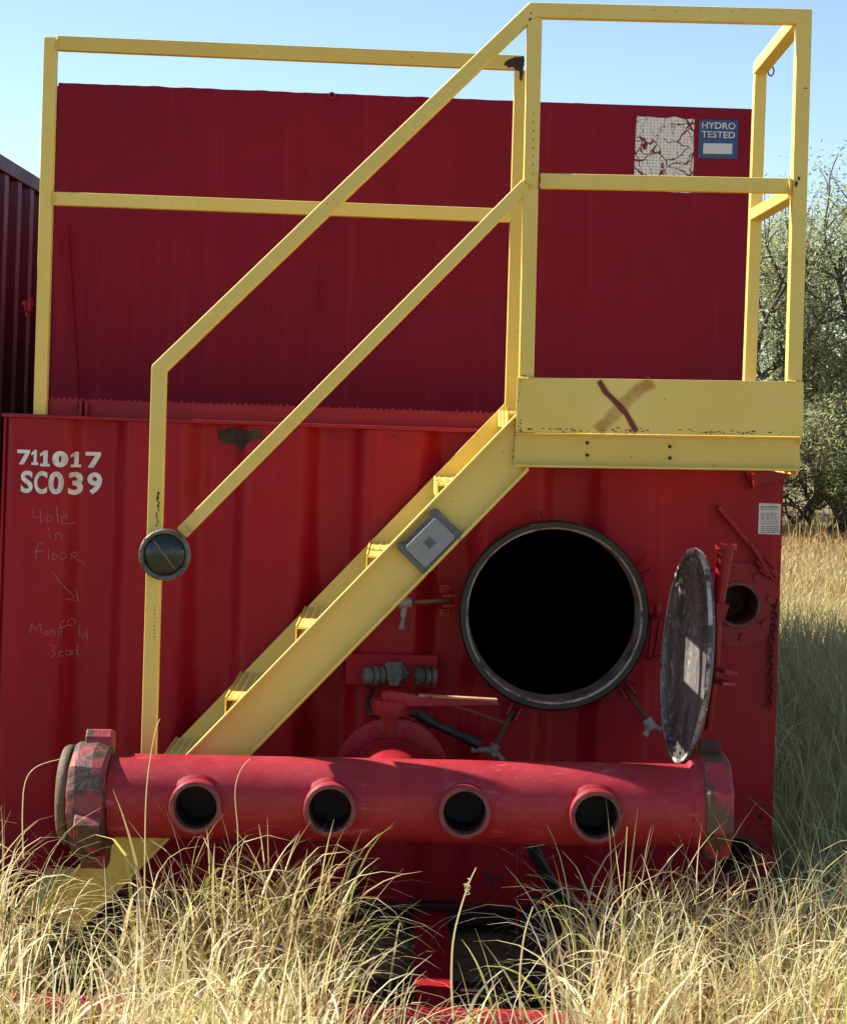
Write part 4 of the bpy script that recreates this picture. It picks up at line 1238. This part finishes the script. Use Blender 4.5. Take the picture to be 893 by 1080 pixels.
# ================================================================== TREES
def build_tree(seed, h, spread, leaves, leaf_l, droop=.5, stems=4, leafmat=LEAF, bare=.25):
    random.seed(seed); rs = np.random.RandomState(seed)
    wood = MB(); tips = []
    def grow(p, d, L, r, lev):
        n = 5; pts = [p]; q = Vector(p); dd = Vector(d)
        for i in range(n):
            dd = (dd+Vector((random.gauss(0, .16), random.gauss(0, .16), random.gauss(.03, .10)))).normalized()
            q = q+dd*L/n; pts.append(Vector(q))
        wood.tube(pts, [r*(1-.55*i/n) for i in range(n+1)], 6 if lev < 2 else 4, cap=False)
        if lev >= 3:
            tips.extend([(pts[k], lev) for k in (2, 3, 4, 5)]); return
        if lev == 2: tips.extend([(pts[k], lev) for k in (3, 4, 5)])
        kids = 4 if lev < 2 else 5
        for k in range(kids):
            t = random.uniform(.35, 1); i = min(n-1, int(t*n)); b = pts[i].lerp(pts[i+1], t*n-i if t < 1 else 1)
            ax = dd.orthogonal().normalized(); ax.rotate(Matrix.Rotation(random.uniform(0, 6.28), 3, dd))
            nd = (dd*random.uniform(.5, .9)+ax*random.uniform(.5, .95)+Vector((0, 0, .12))).normalized()
            grow(b, nd, L*random.uniform(.5, .72), r*.5, lev+1)
    for k in range(stems):
        a = 6.28*k/stems+random.uniform(-.4, .4)
        d = Vector((math.cos(a)*spread, math.sin(a)*spread, 1)).normalized()
        grow(Vector((math.cos(a)*.12, math.sin(a)*.12, -.05)), d, h*random.uniform(.42, .55), h*.018, 0)
    tp = np.array([t[0][:] for t in tips])
    zt = tp[:, 2].max(); sc = h*.95/zt
    for v in wood.v: v.z *= sc
    tp[:, 2] *= sc
    tip_t = rs.normal(.5, .22, len(tp))
    w = (rs.rand(len(tp)) > bare).astype(float)*np.clip((tp[:, 2]-.1*h)/(.25*h), .05, 1); w /= w.sum()
    i = rs.choice(len(tp), leaves, p=w)
    c = tp[i]+rs.normal(0, 1, (leaves, 3))*np.array([.16, .16, .15])*h/5.0
    c[:, 2] -= np.abs(rs.normal(0, .10, leaves))*droop
    c[:, 2] = np.maximum(c[:, 2], .05)
    d = rs.normal(0, 1, (leaves, 3)); d[:, 2] = d[:, 2]*.6-droop; d /= np.linalg.norm(d, axis=1)[:, None]
    e_ = np.cross(d, rs.normal(0, 1, (leaves, 3))); e_ /= np.linalg.norm(e_, axis=1)[:, None]
    L = leaf_l*rs.uniform(.6, 1.4, leaves)[:, None]; Wd = L*.30
    v = np.empty((leaves, 4, 3), np.float32)
    v[:, 0] = c-d*L/2; v[:, 1] = c+e_*Wd/2; v[:, 2] = c+d*L/2; v[:, 3] = c-e_*Wd/2
    me = bpy.data.meshes.new('crown')
    me.vertices.add(leaves*4); me.vertices.foreach_set('co', v.reshape(-1))
    me.loops.add(leaves*4); me.loops.foreach_set('vertex_index', np.arange(leaves*4, dtype=np.int32))
    me.polygons.add(leaves); me.polygons.foreach_set('loop_start', np.arange(leaves, dtype=np.int32)*4); me.polygons.foreach_set('loop_total', np.full(leaves, 4, np.int32))
    me.update(calc_edges=True)
    a = me.attributes.new('tint', 'FLOAT', 'POINT'); a.data.foreach_set('value', np.repeat(np.clip(tip_t[i]+rs.normal(0, .14, leaves), 0, 1), 4).astype(np.float32))
    me.materials.append(leafmat)
    wm = wood.mesh('trunk'); wm.materials.append(BARK)
    wm.polygons.foreach_set('use_smooth', [True]*len(wm.polygons))
    return wm, me
def place(protos, name, spots, group, cat):
    for (x, y, k, s, rz, label) in spots:
        o = thing(name, label, cat, (x, y, -.03), group)
        o.rotation_euler = (0, 0, rz); o.scale = (s, s, s)
        for nm, me in zip(('trunk', 'crown'), protos[k]):
            c = bpy.data.objects.new(nm, me); scene.collection.objects.link(c); c.parent = o
TREES = [build_tree(2, 5.2, .55, 44000, .052, bare=.33), build_tree(9, 4.7, .6, 40000, .050, bare=.33), build_tree(14, 5.6, .5, 42000, .052, bare=.33)]
place(TREES, 'tree', [
    (6.9, 24.5, 0, 1.22, .3, 'tallest feathery green tree at the right edge behind the grass'),
    (5.0, 26.0, 1, 1.16, 1.2, 'loose feathery tree seen between the two right posts of the platform rail'),
    (7.9, 28.5, 2, 1.22, 2.2, 'tree standing back behind the tallest one at the right edge'),
    (3.2, 29.0, 2, .92, 4.0, 'tree mostly hidden behind the red tank, right half'),
    (11.5, 25.0, 1, 1.1, 5.0, 'tree beyond the right edge of the picture'),
    (-7.5, 27.0, 0, .9, 3.1, 'tree behind the brown container'),
], 'trees beyond the grass', 'tree')
SHRUBS = [build_tree(21, 1.9, 1.0, 9000, .07, .2, 6, LEAF_B, .05), build_tree(25, 1.6, 1.1, 8000, .065, .2, 7, LEAF_B, .05)]
place(SHRUBS, 'shrub', [
    (4.7, 22.4, 0, 1.05, .4, 'low grey-green shrub showing right beside the tank wall, left of another shrub'),
    (6.0, 22.8, 1, 1.2, 2.0, 'yellowish low shrub below the tallest tree at the right edge'),
    (5.5, 24.0, 0, 1.45, 3.4, 'taller bushy shrub behind the two low shrubs'),
    (7.4, 22.6, 0, 1.1, 4.4, 'low shrub just beyond the right edge'),
    (3.5, 23.2, 1, 1.2, 5.1, 'low shrub hidden behind the tank corner'),
], 'shrubs at the foot of the trees', 'shrub')

# a far-off wood along the horizon, one mass of foliage
def far_wood():
    rs = np.random.RandomState(5); n = 42000
    a = rs.uniform(-1.25, 1.25, n); d = rs.uniform(75, 95, n)
    x, y = np.sin(a)*d, np.cos(a)*d
    top = np.array([3.2+1.6*noise.noise((q*14, 0, 0))+1.0*noise.noise((q*47, 3, 0)) for q in a])
    z = top*rs.rand(n)**.8
    c = np.column_stack([x, y, z]); e1 = rs.normal(0, 1, (n, 3)); e1 /= np.linalg.norm(e1, axis=1)[:, None]
    e2 = np.cross(e1, rs.normal(0, 1, (n, 3))); e2 /= np.linalg.norm(e2, axis=1)[:, None]
    L = rs.uniform(.15, .42, n)[:, None]
    v = np.stack([c-e1*L, c+e2*L*.5, c+e1*L, c-e2*L*.5], 1).astype(np.float32)
    me = bpy.data.meshes.new('far_wood')
    me.vertices.add(n*4); me.vertices.foreach_set('co', v.reshape(-1)); me.loops.add(n*4); me.loops.foreach_set('vertex_index', np.arange(n*4, dtype=np.int32))
    me.polygons.add(n); me.polygons.foreach_set('loop_start', np.arange(n, dtype=np.int32)*4); me.polygons.foreach_set('loop_total', np.full(n, 4, np.int32)); me.update(calc_edges=True)
    at = me.attributes.new('tint', 'FLOAT', 'POINT'); at.data.foreach_set('value', np.repeat(np.clip(rs.normal(.35, .2, n), 0, 1), 4).astype(np.float32))
    o = bpy.data.objects.new('far_wood', me); scene.collection.objects.link(o); me.materials.append(LEAF_B)
    tag(o, 'far-off band of green scrub along the horizon', 'woods', None, 'stuff')
far_wood()
